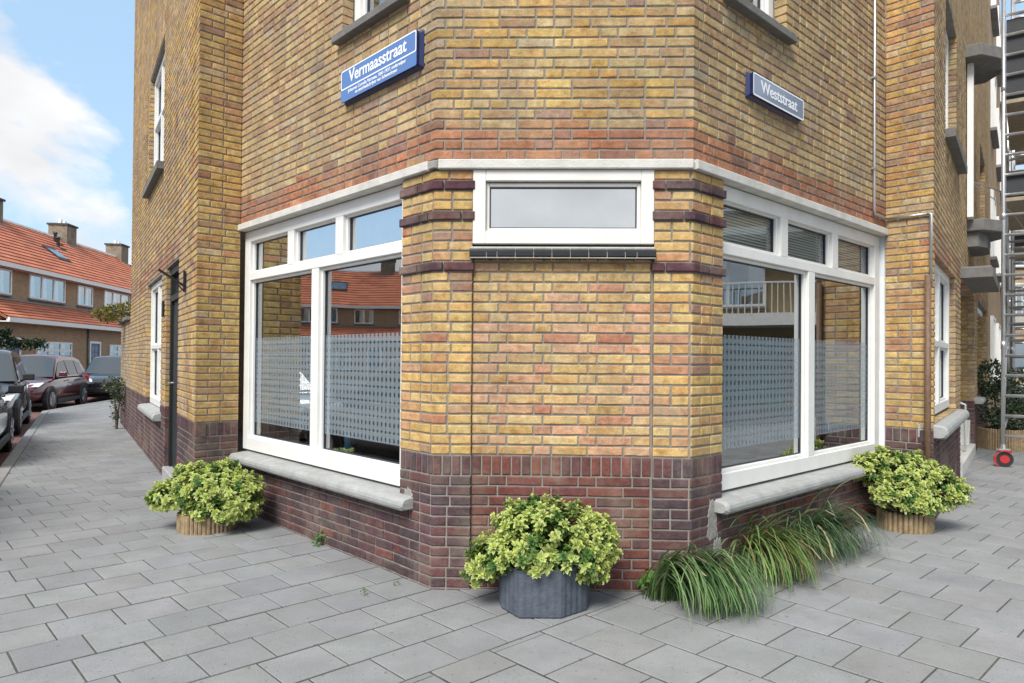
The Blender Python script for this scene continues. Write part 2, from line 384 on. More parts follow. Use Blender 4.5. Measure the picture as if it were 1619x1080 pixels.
def hd(a): return Vector((math.sin(R(a)), math.cos(R(a))))
class Fr:
    """wall frame: P origin, U runs viewer-left to viewer-right, O points outward"""
    def __init__(s, P, ang): s.P = Vector(P); s.U = hd(ang); s.O = Vector((s.U.y, -s.U.x)); s.ang = ang
    def p(s, u, d, z): q = s.P + s.U * u + s.O * d; return Vector((q.x, q.y, z))
    @property
    def ax(s): return (Vector((*s.U, 0)), Vector((*(-s.O), 0)), Vector((0, 0, 1)))
    def box(s, mb, u0, u1, d0, d1, z0, z1, col=None):
        mb.box(s.p((u0 + u1) / 2, (d0 + d1) / 2, (z0 + z1) / 2), (abs(u1 - u0), abs(d1 - d0), abs(z1 - z0)), s.ax, col)
    @property
    def rz(s): return math.atan2(s.U.y, s.U.x)

class Path:
    """polyline seen from outside, running viewer-left to viewer-right; P=0 at point index z0"""
    def __init__(s, pts, zero=0):
        s.pts = [Vector(p) for p in pts]; s.n = len(pts)
        ls = [(s.pts[i + 1] - s.pts[i]).length for i in range(s.n - 1)]
        acc = [0]
        for l in ls: acc.append(acc[-1] + l)
        s.t = [a - acc[zero] for a in acc]
        s.dir = [(s.pts[i + 1] - s.pts[i]).normalized() for i in range(s.n - 1)]
        s.out = [Vector((d.y, -d.x)) for d in s.dir]
        s.mit = []
        for i in range(s.n):
            a = s.out[max(i - 1, 0)]; b = s.out[min(i, s.n - 2)]; q = (a + b).normalized(); s.mit.append(q / q.dot(b))
    def seg(s, p):
        for i in range(s.n - 1):
            if p < s.t[i + 1] - 1e-6: return i
        return s.n - 2
    def stations(s, p0, p1):
        i0 = s.seg(p0 + 1e-5); i1 = s.seg(p1 - 1e-5); st = []
        st.append((s.pts[i0] + s.dir[i0] * (p0 - s.t[i0]), s.mit[i0] if 0 < i0 and abs(p0 - s.t[i0]) < 1e-6 else s.out[i0]))
        for k in range(i0 + 1, i1 + 1): st.append((s.pts[k], s.mit[k]))
        st.append((s.pts[i1] + s.dir[i1] * (p1 - s.t[i1]), s.mit[i1 + 1] if i1 + 1 < s.n - 1 and abs(p1 - s.t[i1 + 1]) < 1e-6 else s.out[i1]))
        return st, i0, i1
def brick_geo(mb, path, p0, p1, z0, z1, d=0.0, dep=.09, bev=.0035, col=None, rough=True, rng=rnd):
    st, i0, i1 = path.stations(p0, p1)
    U0 = path.dir[i0]; U1 = path.dir[i1]
    j = lambda a: rng.uniform(-a, a) if rough else 0
    if not bev:
        vs = []
        for (q, o) in st:
            a = q + o * d; b = q - o * dep
            vs += [(b.x, b.y, z0), (a.x, a.y, z0), (a.x, a.y, z1), (b.x, b.y, z1)]
        fs = []; n = len(st)
        for i in range(n - 1):
            k = 4 * i
            fs += [(k + 1, k + 5, k + 6, k + 2), (k + 2, k + 6, k + 7, k + 3), (k, k + 4, k + 5, k + 1)]
        fs += [(0, 1, 2, 3), (4 * n - 1, 4 * n - 2, 4 * n - 3, 4 * n - 4)]
        mb.add(vs, fs, col); return
    # bevelled: end ring, inner ring, [corners], inner ring, end ring
    secs = []
    def ring(q, o, full, U=None, sgn=0):
        f1 = d + (j(.0012)); b = bev + abs(j(.0012))
        w = j(.0010)
        zl, zh = z0 + w, z1 + j(.0010)
        bl = b * (1 + abs(j(.6)))
        if full: pr = [(-dep, zl), (d - b, zl), (f1, zl + bl), (f1 + j(.0008), zh - bl), (d - b, zh), (-dep, zh)]
        else: pr = [(-dep, zl), (d - b, zl), (d - b, zl + bl), (d - b, zh - bl), (d - b, zh), (-dep, zh)]
        out = []
        for (dd, zz) in pr:
            a = q + o * dd
            out.append((a.x, a.y, zz))
        return out
    secs.append(ring(st[0][0], st[0][1], False))
    secs.append(ring(st[0][0] + U0 * (bev * 1.2), st[0][1], True))
    if len(st) == 2 and (p1 - p0) > .12:
        for k in (.35, .68): secs.append(ring(st[0][0] + U0 * ((p1 - p0) * (k + j(.08))), st[0][1], True))
    for s_ in st[1:-1]: secs.append(ring(s_[0], s_[1], True))
    secs.append(ring(st[-1][0] - U1 * (bev * 1.2), st[-1][1], True))
    secs.append(ring(st[-1][0], st[-1][1], False))
    vs = [v for s_ in secs for v in s_]; fs = []; n = len(secs)
    for i in range(n - 1):
        k = 6 * i
        for a in range(5): fs.append((k + a, k + 6 + a, k + 7 + a, k + a + 1))
    fs.append((0, 1, 4, 5)); fs.append((6 * n - 1, 6 * n - 2, 6 * n - 5, 6 * n - 6))
    mb.add(vs, fs, col)

# palettes (albedo)
YEL = [((.54, .36, .12), 6), ((.56, .40, .155), 4), ((.50, .32, .105), 4), ((.47, .275, .10), 3), ((.47, .26, .12), 1.6), ((.40, .235, .115), 1.3), ((.30, .18, .12), .6), ((.52, .38, .21), 1.2), ((.40, .20, .115), .5)]
UPL = [((.50, .36, .17), 6), ((.52, .39, .20), 4), ((.46, .315, .155), 5), ((.43, .29, .155), 3.4), ((.39, .255, .15), 1.8), ((.31, .205, .15), .7), ((.48, .38, .24), 1.5), ((.42, .25, .14), .5)]
PAN = [((.57, .39, .175), 6), ((.58, .43, .20), 3), ((.58, .34, .205), 4), ((.53, .35, .135), 2.4), ((.54, .275, .165), 1.3), ((.46, .19, .12), .6)]
PIL = [((.56, .38, .135), 6), ((.58, .42, .17), 3), ((.51, .325, .12), 3), ((.51, .285, .135), 2.0), ((.43, .21, .12), 1.0), ((.39, .24, .14), 1.1), ((.31, .18, .13), .5)]
ORA = [((.40, .18, .095), 5), ((.44, .21, .11), 3), ((.36, .155, .09), 3), ((.34, .18, .12), 1.8), ((.42, .25, .13), 1.2), ((.27, .15, .11), .8)]
PUR = [((.112, .062, .066), 5), ((.095, .056, .064), 4), ((.138, .064, .064), 3), ((.085, .060, .068), 3), ((.15, .072, .064), .6), ((.115, .082, .08), 1)]
RED = [((.18, .066, .055), 5), ((.21, .078, .06), 3), ((.16, .063, .058), 3), ((.13, .067, .063), 2), ((.21, .088, .066), 1)]
DRK = [((.10, .045, .055), 3), ((.075, .04, .055), 3), ((.12, .05, .055), 2)]
BRN = [((.43, .305, .175), 4), ((.47, .345, .20), 3), ((.40, .275, .17), 3), ((.35, .235, .155), 1.5), ((.48, .36, .20), 2), ((.31, .20, .14), .8)]
def pick(pal, v=.10):
    t = rnd.uniform(0, sum(w for _, w in pal))
    for c, w in pal:
        t -= w
        if t <= 0: break
    k = rnd.uniform(1 - v, 1 + v)
    if v: sw = sum(w for _, w in pal); c = tuple(.90 * c[i] + .10 * sum(q[i] * w for q, w in pal) / sw for i in range(3))
    l_ = (c[0] + c[1] + c[2]) / 3 if v else 0; q_ = .03 if v else 0
    return tuple(min(.75, (x * (1 - q_) + l_ * q_) * k * rnd.uniform(.97, 1.03)) for x in c)

CH = .062; ZB = .815; JT = .011
def kz(k): return ZB + CH * k
def subtract(iv, cuts):
    out = [iv]
    for a, b in cuts:
        nx = []
        for (x, y) in out:
            if b <= x or a >= y: nx.append((x, y)); continue
            if a > x: nx.append((x, a))
            if b < y: nx.append((b, y))
        out = nx
    return [(a, b) for a, b in out if b - a > .02]
def fill(a, b, k, offs=None, corners=()):
    """split [a,b] in bricks of stretcher and header length, return list of (p0,p1)"""
    segs = []; marks = [c for c in corners if a + .24 < c[0] < b - .24]
    cur = a; pieces = []
    for (c, kind) in sorted(marks):
        if kind == 90: x, y = (.212, .104) if k % 2 else (.104, .212)
        else: x, y = ((.16, .05), (.05, .16))[k % 2] if rnd.random() < .8 else (.105, .105)
        pieces.append(('f', cur, c - x - JT)); pieces.append(('b', c - x, c + y)); cur = c + y + JT
    pieces.append(('f', cur, b))
    out = []
    for t, x, y in pieces:
        if t == 'b': out.append((x, y)); continue
        p = x; first = True
        while y - p > .015:
            rem = y - p
            if rem < .235: out.append((p, y)); break
            if first and offs is None: l = (.10, .16, .21, .21)[(k * 3 + 1) % 4] if k % 2 else (.21, .16, .10, .21)[(k * 5) % 4]
            else: l = .21 if rnd.random() < .6 else .10
            first = False
            if rem - l - JT < .06:
                l = rem / 2 - JT / 2 if rem > .2 else rem
            out.append((p, p + l)); p += l + JT
    return out

class BrickSet:
    """all bricks of one thing; the largest in view become objects, the rest one stuff mesh"""
    def __init__(s, thing, cap=296): s.items = []; s.thing = thing; s.cap = cap
    def add(s, path, p0, p1, z0, z1, d, col, lod=0, score=None, mat='brick'):
        q = path.stations(p0, p1)[0][0][0]
        dist = math.hypot(q.x, q.y, )
        s.items.append(((p1 - p0) / (dist * dist) if score is None else score, path, p0, p1, z0, z1, d, col, lod, mat))
    def build(s, matname='brick'):
        it = sorted(s.items, key=lambda x: -x[0])
        base = Vector(s.thing.location)
        def depthmb(group, name, stuff):
            mb = MB()
            for (_, path, p0, p1, z0, z1, d, col, lod, mat) in group:
                brick_geo(mb, path, p0, p1, z0, z1, d, col=col, bev=0 if lod else .0035)
            if mb.f:
                mb_ = mb.build(name, M[matname], s.thing, kind='stuff'); mb_.location = -base
        variants = {}
        for (_, path, p0, p1, z0, z1, d, col, lod, mat) in it[:s.cap]:
            st, i0, i1 = path.stations(p0, p1); straight = len(st) == 2
            ln = p1 - p0; hh = z1 - z0
            c = (st[0][0] + st[-1][0]) / 2; zc = (z0 + z1) / 2
            if straight:
                lv = .21 if ln > .15 else (.10 if ln > .07 else .05); key = (lv, hh > .08, rnd.randrange(5))
                if key not in variants:
                    t = Path([(-lv / 2, 0), (lv / 2, 0)]); mb = MB(); h2 = (.113 if key[1] else .051) / 2
                    brick_geo(mb, t, 0, lv, -h2, h2, 0)
                    me = bpy.data.meshes.new('brick'); me.from_pydata(mb.v, [], mb.f); me.update(); setcol(me, None); me.materials.append(M[matname]); variants[key] = me
                o = bpy.data.objects.new('brick', variants[key])
                U = path.dir[i0]; O = path.out[i0]
                q = c + O * d
                o.location = Vector((q.x, q.y, zc)); o.rotation_euler = (0, 0, math.atan2(U.y, U.x)); o.scale = (ln / lv, 1, hh / (.113 if key[1] else .051))
            else:
                mb = MB(); brick_geo(mb, path, p0, p1, z0, z1, d); q = Vector((c.x, c.y, zc))
                me = bpy.data.meshes.new('brick'); me.from_pydata([tuple(Vector(v) - q) for v in mb.v], [], mb.f); me.update(); setcol(me, None); me.materials.append(M[matname])
                o = bpy.data.objects.new('brick', me); o.location = q
            o.color = (*col, 1)
            link(o, s.thing); o.location = o.location - base
        depthmb(it[s.cap:], 'brickwork', True)

def wall_bricks(bs, path, a, b, k0, k1, pal, d=0, cuts=(), corners=(), lod=0, row=None):
    """cuts: list of (p0,p1,z0,z1)"""
    for k in range(k0, k1):
        z0 = kz(k) + .0055; z1 = kz(k + 1) - .0055
        cu = [(c[0], c[1]) for c in cuts if c[2] < z1 - .01 and c[3] > z0 + .01]
        pl = pal(k) if callable(pal) else pal
        for (x, y) in subtract((a, b), cu):
            for (p0, p1) in (row(k) if row else fill(x, y, k, corners=corners)):
                cl = pick(pl(.5 * (p0 + p1)) if callable(pl) else pl)
                bs.add(path, p0, p1, z0, z1, d, cl, lod)
def rowlock(bs, path, a, b, k, pal, d=0, cuts=(), corners=()):
    z0 = kz(k) + .0055; z1 = kz(k + 2) - .0055
    cu = [(c[0], c[1]) for c in cuts if c[2] < z1 - .01 and c[3] > z0 + .01]
    for (x, y) in subtract((a, b), cu):
        st = [x] + [c for c, _ in corners if x + .03 < c < y - .03] + [y]
        for i in range(len(st) - 1):
            n = max(1, round((st[i + 1] - st[i]) / .062)); w = (st[i + 1] - st[i]) / n
            for q in range(n): bs.add(path, st[i] + q * w + .005, st[i] + (q + 1) * w - .005, z0, z1, d, pick(pal), 0)
def backing(mb, path, a, b, z0, z1, cuts=(), d=-.007, th=.25, shrink=.006):
    """mortar body behind the bricks as a grid of boxes around the openings"""
    ps = sorted({a, b, *[t for t in path.t if a < t < b], *[c[i] for c in cuts for i in (0, 1) if a < c[i] < b]})
    zs = sorted({z0, z1, *[c[i] for c in cuts for i in (2, 3) if z0 < c[i] < z1]})
    for i in range(len(ps) - 1):
        for j in range(len(zs) - 1):
            pm = (ps[i] + ps[i + 1]) / 2; zm = (zs[j] + zs[j + 1]) / 2
            if any(c[0] < pm < c[1] and c[2] < zm < c[3] for c in cuts): continue
            x0, x1, y0, y1 = ps[i], ps[i + 1], zs[j], zs[j + 1]
            for c in cuts:
                if c[2] < zm < c[3]:
                    if abs(c[1] - x0) < 1e-6: x0 += shrink
                    if abs(c[0] - x1) < 1e-6: x1 -= shrink
                if c[0] < pm < c[1]:
                    if abs(c[3] - y0) < 1e-6: y0 += shrink
                    if abs(c[2] - y1) < 1e-6: y1 -= shrink
            brick_geo(mb, path, x0, x1, y0, y1, d, dep=th, bev=0)

# ------------------------------------------------------------------ plan
CL = Vector((-.478, 4.266)); CR = Vector((1.085, 4.214))
LL, LR = 2.965, 3.160
IL = CL + hd(-43.1) * LL; IR = CR + hd(46.9) * LR
OL = Vector((-2.783, 6.170)); ORR = Vector((3.661, 6.086))
main = Path([IL, CL, CR, IR], zero=1); W = main.t[2]          # W ~ 1.564
FL = Fr(CL - hd(136.9) * 0, 136.9)      # left facade: u = -s
FC = Fr(CL, math.degrees(math.atan2((CR - CL).x, (CR - CL).y)))
FRr = Fr(CR, 46.9)                      # right facade: u = s
AL, AR = -32.4, 36.3
FFL = Fr(OL, AL + 180)                  # far left wall, u = -s
FFR = Fr(ORR, AR)                       # far right wall, u = s
EL = OL + hd(AL) * 7.65                 # end of the tall left wall
ER = ORR + hd(AR) * 10.7
C135 = [(0.0, 135), (W, 135)]

# ------------------------------------------------------------------ ground, pavement, kerb, road
K1p = Vector((-6.399, 8.79)); K1d = hd(-31.4)
def kx(y): return K1p + K1d * ((y - K1p.y) / K1d.y)
ktop = kx(17.6)
K2d = hd(-12); K2e = ktop + K2d * 4.6
K3d = hd(6); K3e = K2e + K3d * 22
kbot = kx(.2)
K0 = Vector((1.6, -1.25))
KR0 = Vector((3.55, -.75)); KR1 = KR0 + hd(45.5) * 45
kerb_pts = [K3e, K2e, ktop, kbot, K0, KR0, KR1]       # pavement lies to the left when walking this list
pave_poly = [tuple(p) for p in kerb_pts]
if area(pave_poly) < 0: pave_poly.reverse()

def sheet(name, pts, z, mat, kind='structure'):
    mb = MB(); mb.add([(x, y, z) for x, y in pts], [tuple(range(len(pts)))]); o = mb.build(name, mat); o['kind'] = kind; return o
sheet('ground', [(-400, -400), (400, -400), (400, 400), (-400, 400)], -.13, M['asphalt'])
# clinker street on the left
road = MB(); W1 = 5.2
lp = [KR0 + hd(190) * 2, K0 + hd(215) * 2, kbot, ktop, K2e, K3e]
offp = []
for i, p in enumerate(lp):
    d = (lp[min(i + 1, len(lp) - 1)] - lp[max(i - 1, 0)]).normalized(); offp.append(p + Vector((-d.y, d.x)) * W1)
for i in range(1, len(lp) - 1):
    road.add([(*lp[i], -.126), (*offp[i], -.126), (*offp[i + 1], -.126), (*lp[i + 1], -.126)], [(0, 3, 2, 1)])
ro = road.build('road', M['klinker']); ro['kind'] = 'structure'
pv = MB(); pv.prism(pave_poly, -.11, -.0045); pav = pv.build('pavement', M['joint_soil']); pav['kind'] = 'structure'
# kerb stones along the left and right streets
kst = MB(); items = []
def kerbrun(a, b, w0, w1, ztop, ln, lst):
    d = (b - a); n = max(1, int(d.length / ln)); d.normalize(); nr = Vector((d.y, -d.x)); L_ = (b - a).length / n
    for i in range(n):
        p = a + d * (L_ * i + .004); q = a + d * (L_ * (i + 1) - .004)
        lst.append([tuple(p + nr * w0), tuple(q + nr * w0), tuple(q + nr * w1), tuple(p + nr * w1)])
kerb_o = empty('kerb', (-6, 8.8, 0)); kerb_o['kind'] = 'structure'
kl = []
for a, b in ((K0, kbot), (kbot, ktop), (ktop, K2e), (K2e, K3e)): kerbrun(a, b, -.005, .135, 0, 1.0, kl)
for a, b in ((KR1, KR0), (KR0, K0)): kerbrun(a, b, -.005, .135, 0, 1.0, kl)
kl2 = []

def polyobj(poly, z0, z1, name, mat, parent, col, bev=.004, dz=0):
    if area(poly) < 0: poly = poly[::-1]
    cx = sum(p[0] for p in poly) / len(poly); cy = sum(p[1] for p in poly) / len(poly)
    mb = MB(); mb.prism([(x - cx, y - cy) for x, y in poly], z0, z1, bev=bev)
    o = mb.build(name, mat, parent); o.location = Vector((cx, cy, dz)) - Vector(parent.location); o.color = (*col, 1); return o
for pl in kl: polyobj(pl, -.13, .004, 'kerb_stone', M['slab'], kerb_o, [c * rnd.uniform(.9, 1.1) for c in (.27, .275, .27)], .012)

# slabs
def rot(a, b):   # a along 46.9 deg, b along -43.1 deg
    return Vector((a * .7302 - b * .6833, a * .6833 + b * .7302))
bx = 0.30
kn = []          # half planes of the pavement inside the flat edge band
for a, b, w in ((kbot, ktop, .14), (ktop, K2e, .14), (K2e, K3e, .14), (K0, kbot, .14), (KR1, KR0, .14), (KR0, K0, .14)):
    d = (b - a).normalized(); nr = Vector((d.y, -d.x))
    if (Vector((0, 4)) - a).dot(nr) < 0: nr = -nr
    kn.append((a + nr * w, nr))
slabs = []
def isL(c): return -c.x * .6833 + c.y * .7302 > 2.543
def inside_building(c):
    c = Vector(c)
    if (c - CL).dot(FL.O) < -.25 and (c - CL).dot(FC.O) < -.25 and (c - CR).dot(FRr.O) < -.25:
        dl = (c - OL).dot(FFL.O); dr = (c - ORR).dot(FFR.O)
        return dl < -.25 and dr < -.25
    return False
def slab_try(poly, side):
    c = Vector((sum(p[0] for p in poly) / 4, sum(p[1] for p in poly) / 4))
    if c.y < -1.5 or c.y > 26 or inside_building(c): return
    for (p, n_) in kn:
        if (c - p).dot(n_) < -.5: return
    sn = Vector((-.6833, .7302)) * (1 if side < 0 else -1)
    poly = clip(poly, rot(0, 2.543) + sn * .0028, sn)
    for (p, n_) in kn:
        if len(poly) > 2: poly = clip(poly, p, n_)
    if len(poly) < 3 or abs(area(poly)) < .003: return
    slabs.append((c, poly))
g = .0055
PB = .3015; PA = .3065; ga = .0042; gb = .0072
for ib in range(-30, 75):
    for ia in range(-45, 60):
        b0 = 4.05 + ib * PB; a0 = .54 + ia * PA + (PA / 2 + .05 if ib % 2 == 0 else 0)
        a1 = a0 + PA; b1 = b0 + PB
        if b1 < 2.5: continue
        slab_try([tuple(rot(a0 + ga, b0 + gb)), tuple(rot(a1 - ga, b0 + gb)), tuple(rot(a1 - ga, b1 - gb)), tuple(rot(a0 + ga, b1 - gb))], -1)
PA2 = .3515; PB2 = .33
for ia in range(-20, 70):
    for ib in range(-60, 30):
        a0 = 3.65 + ia * PA2; b0 = 1.845 + ib * PB2 + (PB2 / 2 if ia % 2 else 0)
        a1 = a0 + PA2; b1 = b0 + PB2
        if b0 > 2.6: continue
        slab_try([tuple(rot(a0 + gb, b0 + ga)), tuple(rot(a1 - gb, b0 + ga)), tuple(rot(a1 - gb, b1 - ga)), tuple(rot(a0 + gb, b1 - ga))], 1)
SLC = [((.262, .268, .278), 5), ((.252, .259, .27), 4), ((.275, .281, .29), 3), ((.258, .264, .266), 2), ((.266, .266, .262), 1), ((.24, .247, .256), 1)]
def inview(c): return c.y > 2.6 and abs(c.x) < c.y * .80
slabs.sort(key=lambda s_: (0 if inview(s_[0]) else 1, s_[0].length))
smesh = {}
stuff = MB()
for i, (c, poly) in enumerate(slabs):
    if area(poly) < 0: poly = poly[::-1]
    col = pick(SLC, 0); k_ = rnd.uniform(.92, 1.07); col = tuple((x * .5 + .5 * (.246, .247, .248)[q]) * k_ * .97 for q, x in enumerate(col)); dz = rnd.uniform(-.0018, .0018)
    if c.x > 0: col = tuple(x * 1.06 for x in col)
    if i < 294 and inview(c):
        ctr = Vector((sum(p[0] for p in poly) / len(poly), sum(p[1] for p in poly) / len(poly)))
        key = (len(poly) == 4 and abs(abs(area(poly)) - (PA - 2 * ga) * (PB - 2 * gb)) < 1e-4, isL(c))
        full = len(poly) == 4 and (abs(abs(area(poly)) - (PA - 2 * ga) * (PB - 2 * gb)) < 1e-4 if isL(c) else abs(abs(area(poly)) - (PA2 - 2 * gb) * (PB2 - 2 * ga)) < 1e-4)
        if full and (isL(c)) in smesh: me = smesh[isL(c)]
        else:
            mb = MB(); mb.prism([(x - ctr.x, y - ctr.y) for x, y in poly], -.04, 0, bev=.0025)
            me = bpy.data.meshes.new('paving_slab'); me.from_pydata(mb.v, [], mb.f); me.update(); setcol(me, None); me.materials.append(M['slab'])
            if full: smesh[isL(c)] = me
        o = bpy.data.objects.new('paving_slab', me); link(o, pav); o.location = (ctr.x, ctr.y, dz)
        o.rotation_euler = (rnd.uniform(-.004, .004), rnd.uniform(-.004, .004), 0); o.color = (*col, 1)
    else:
        stuff.prism(poly, -.04 + dz, dz, col=col, bev=.0025)
for pl in kl2:
    if area(pl) < 0: pl = pl[::-1]
    stuff.prism(pl, -.04, .001, col=tuple(x * 1.02 for x in (.27, .275, .27)), bev=.004)
so = stuff.build('paving_slabs_rest', M['slab'], pav, kind='stuff')

# ------------------------------------------------------------------ windows
def window(parent, fr, u0, u1, z0, z1, dface, cols, rows=None, face=.1, depth=.07, glass=None, sashes=True, film=None, name='window', mat='frame', trans=None, bottom=.11, topglass=None):
    """outer frame + bars as ONE mesh; panes and glazing strips as sub-parts.
    cols: list of (z_lo, z_hi, [bar centres]) bands;  dface: outward distance of the frame face"""
    mb = MB(); d0, d1 = dface - depth, dface
    def bx_(a, b, c, e, dd=0): fr.box(mb, a, b, d0, d1 + dd, c, e)
    bx_(u0, u0 + face, z0, z1); bx_(u1 - face, u1, z0, z1)
    bx_(u0 + face, u1 - face, z1 - face * .85, z1); bx_(u0 + face, u1 - face, z0, z0 + bottom)
    zs = sorted(trans or [])
    for zt, tw in zs: bx_(u0 + face, u1 - face, zt - tw / 2, zt + tw / 2, -.001)
    # rebate step round every light: thin second step
    panes = []
    for (za, zb, bars) in cols:
        xs = [u0 + face] + [q for b_ in bars for q in (b_ - face * .5, b_ + face * .5)] + [u1 - face]
        for b_ in bars: bx_(b_ - face * .5, b_ + face * .5, za, zb, -.002)
        for i in range(0, len(xs), 2): panes.append((xs[i], xs[i + 1], za, zb))
    st = .022
    for (a, b, c, e) in panes:
        for (x0, x1, y0, y1) in ((a, a + st, c, e), (b - st, b, c, e), (a + st, b - st, c, c + st), (a + st, b - st, e - st, e)):
            fr.box(mb, x0, x1, d0, d1 - .028, y0, y1)
    org = fr.p((u0 + u1) / 2, dface, (z0 + z1) / 2)
    w = mb.build(name, M[mat], parent); bevel(w, .004)
    w.location = -Vector(parent.location) if parent else (0, 0, 0)
    gk = MB(); gm = glass or M['glass']
    for i, (a, b, c, e) in enumerate(panes):
        a2, b2, c2, e2 = a + st, b - st, c + st, e - st; w_ = .007
        for (x0, x1, y0, y1) in ((a2, a2 + w_, c2, e2), (b2 - w_, b2, c2, e2), (a2 + w_, b2 - w_, c2, c2 + w_), (a2 + w_, b2 - w_, e2 - w_, e2)):
            fr.box(gk, x0, x1, d0 + .004, d0 + .020, y0, y1)
        g_ = MB(); fr.box(g_, a2 + w_, b2 - w_, d0 + .004, d0 + .012, c2 + w_, e2 - w_)
        gi = MB(); q = [fr.p(a2 + w_, d0 + .010, c2 + w_), fr.p(b2 - w_, d0 + .010, c2 + w_), fr.p(b2 - w_, d0 + .010, e2 - w_), fr.p(a2 + w_, d0 + .010, e2 - w_)]
        gi.add(q, [(0, 1, 2, 3)]); gi.build('glass_pane', topglass if topglass and c > 2.15 else gm, w)
        if film and c < film[0] + .2 and e > film[1]:
            loc = fr.p(a2 + w_, d0 + .0135, film[0])
            fm = bpy.data.meshes.new('privacy_film'); wd = b2 - a2 - 2 * w_
            fm.from_pydata([(0, 0, 0), (wd, 0, 0), (wd, 0, film[1] - film[0]), (0, 0, film[1] - film[0])], [], [(0, 1, 2, 3)]); fm.update(); fm.materials.append(M['film'])
            fo = bpy.data.objects.new('privacy_film', fm); link(fo, w); fo.location = loc; fo.rotation_euler = (0, 0, fr.rz)
    gk.build('glazing_strip', M['gasket'], w)
    return w, panes
def bevel(o, w, seg=1):
    md = o.modifiers.new('edge', 'BEVEL'); md.width = w; md.segments = seg; md.limit_method = 'ANGLE'; md.angle_limit = R(40)
def rounded_sill(parent, fr, u0, u1, dback, dfront, z0, z1, mat='sill', name='window_sill', slope=.02):
    """stone sill with a rounded nose"""
    h = z1 - z0; prof = [(dback, z0), (dfront - h * .35, z0)]
    for k in range(7):
        a = -math.pi / 2 + math.pi * k / 6
        prof.append((dfront - h * .30 + math.cos(a) * h * .30, z0 + h * .5 - slope / 2 + math.sin(a) * (h * .5 - slope / 2)))
    prof.append((dback, z1))
    n = len(prof); mb = MB(); st = [u0, u0 + .02, u1 - .02, u1]; vs = []
    segs = 3; us = [u0 + (u1 - u0) * i / segs for i in range(segs + 1)]; us.insert(1, u0 + .025); us.insert(-1, u1 - .025)
    for i, u in enumerate(us):
        e = .014 if i in (0, len(us) - 1) else 0
        jx = rnd.uniform(-.0007, .0007)
        for (d, z) in prof:
            dd = d - (e if d > dback + .01 else 0) + (jx if d > dback + .01 else 0); zz = z + (e if z < z0 + h * .3 else -e) * .8
            vs.append(fr.p(u, dd, zz))
    fs = []
    for i in range(len(us) - 1):
        for k in range(n):
            k2 = (k + 1) % n; fs.append((i * n + k, i * n + k2, (i + 1) * n + k2, (i + 1) * n + k))
    fs.append(tuple(reversed(range(n)))); fs.append(tuple((len(us) - 1) * n + k for k in range(n)))
    mb.add(vs, fs)
    o = mb.build(name, M[mat], parent, smooth=False); o.location = -Vector(parent.location)
    for p in o.data.polygons: p.use_smooth = False
    return o

def pchild(mb, name, mat, parent, **kw):
    o = mb.build(name, mat, parent, **kw); o.location = -Vector(parent.location); return o

# ================================================================== CORNER BUILDING
cb = empty('corner_building', (.3, 5.4, 0), 0, 'brick corner shop with chamfered corner, two big white windows and a small high window', 'building')
bs = BrickSet(cb, 296)
TOPK = 76
TL_ = -LL; TR_ = W + LR
UWL = (-1.15, -.32, 3.775, 5.35); UWR = (W + .36, W + 1.20, 3.775, 5.35)
def upal(k):
    if k < 33: return ORA if k < 32 else (ORA + UPL[:4])
    return lambda p: (UPL if p < 0 or p > W else UPL[:4] + YEL[:3] + UPL[4:])
wall_bricks(bs, main, TL_, TR_, 29, TOPK, upal, 0, cuts=[UWL, UWR], corners=C135)
# pilasters
def pilal(k): return DRK if k in (18, 23, 26) else PIL
pw = .35
for (a, b, cs) in ((-pw, .232, [(0.0, 135)]), (1.332, W + pw, [(W, 135)])):
    for k in range(0, 28):
        d = .016 if k in (18, 23, 26) else 0
        wall_bricks(bs, main, a - (.012 if d else 0), b + (.012 if d else 0), k, k + 1, pilal(k), d, corners=cs)
    rowlock(bs, main, a, b, -2, PUR, 0, corners=cs)
    wall_bricks(bs, main, a, b, -14, -2, PUR, 0, corners=cs)
# recessed panel in its regular bond
def prow(k):
    u = .1103; seq = (1, 1, 2, 2, 1, 2, 1) if k % 2 else (1.5, 2, 1, 2, 2, 1.5)
    p = .236; out = []
    for q in seq: out.append((p, p + q * u - .0105)); p += q * u
    return out
out_w = 10 * .1103
for k in range(0, 20):
    z0 = kz(k) + .0055; z1 = kz(k + 1) - .0055
    for p0, p1 in prow(k): bs.add(main, p0 * 0 + .236 + (p0 - .236) * (1.09 / out_w), .236 + (p1 - .236) * (1.09 / out_w), z0, z1, -.022, pick(PAN))
rowlock(bs, main, .236, 1.327, -2, RED, -.022)
for k in range(-14, -2):
    for p0, p1 in prow(k): bs.add(main, .236 + (p0 - .236) * (1.09 / out_w), .236 + (p1 - .236) * (1.09 / out_w), kz(k) + .0055, kz(k + 1) - .0055, -.022, pick(RED))
# plinths under the two shop windows
wall_bricks(bs, main, TL_, -pw - .004, -14, -6, PUR + [((.19, .07, .058), 1.6)], -.004)
wall_bricks(bs, main, W + pw + .004, TR_, -14, -6, PUR + RED[:2], -.014)
bs.build('brick')
mb = MB()
backing(mb, main, TL_, TR_, 2.613, kz(TOPK), cuts=[UWL, UWR])
backing(mb, main, -pw, .232, -.06, 2.551); backing(mb, main, 1.332, W + pw, -.06, 2.551)
backing(mb, main, .2325, 1.3315, -.06, 2.03, d=-.030)
backing(mb, main, TL_, -pw - .001, -.06, .47, d=-.012); backing(mb, main, W + pw + .001, TR_, -.06, .47, d=-.022)
pchild(mb, 'mortar_wall', M['mortar'], cb)
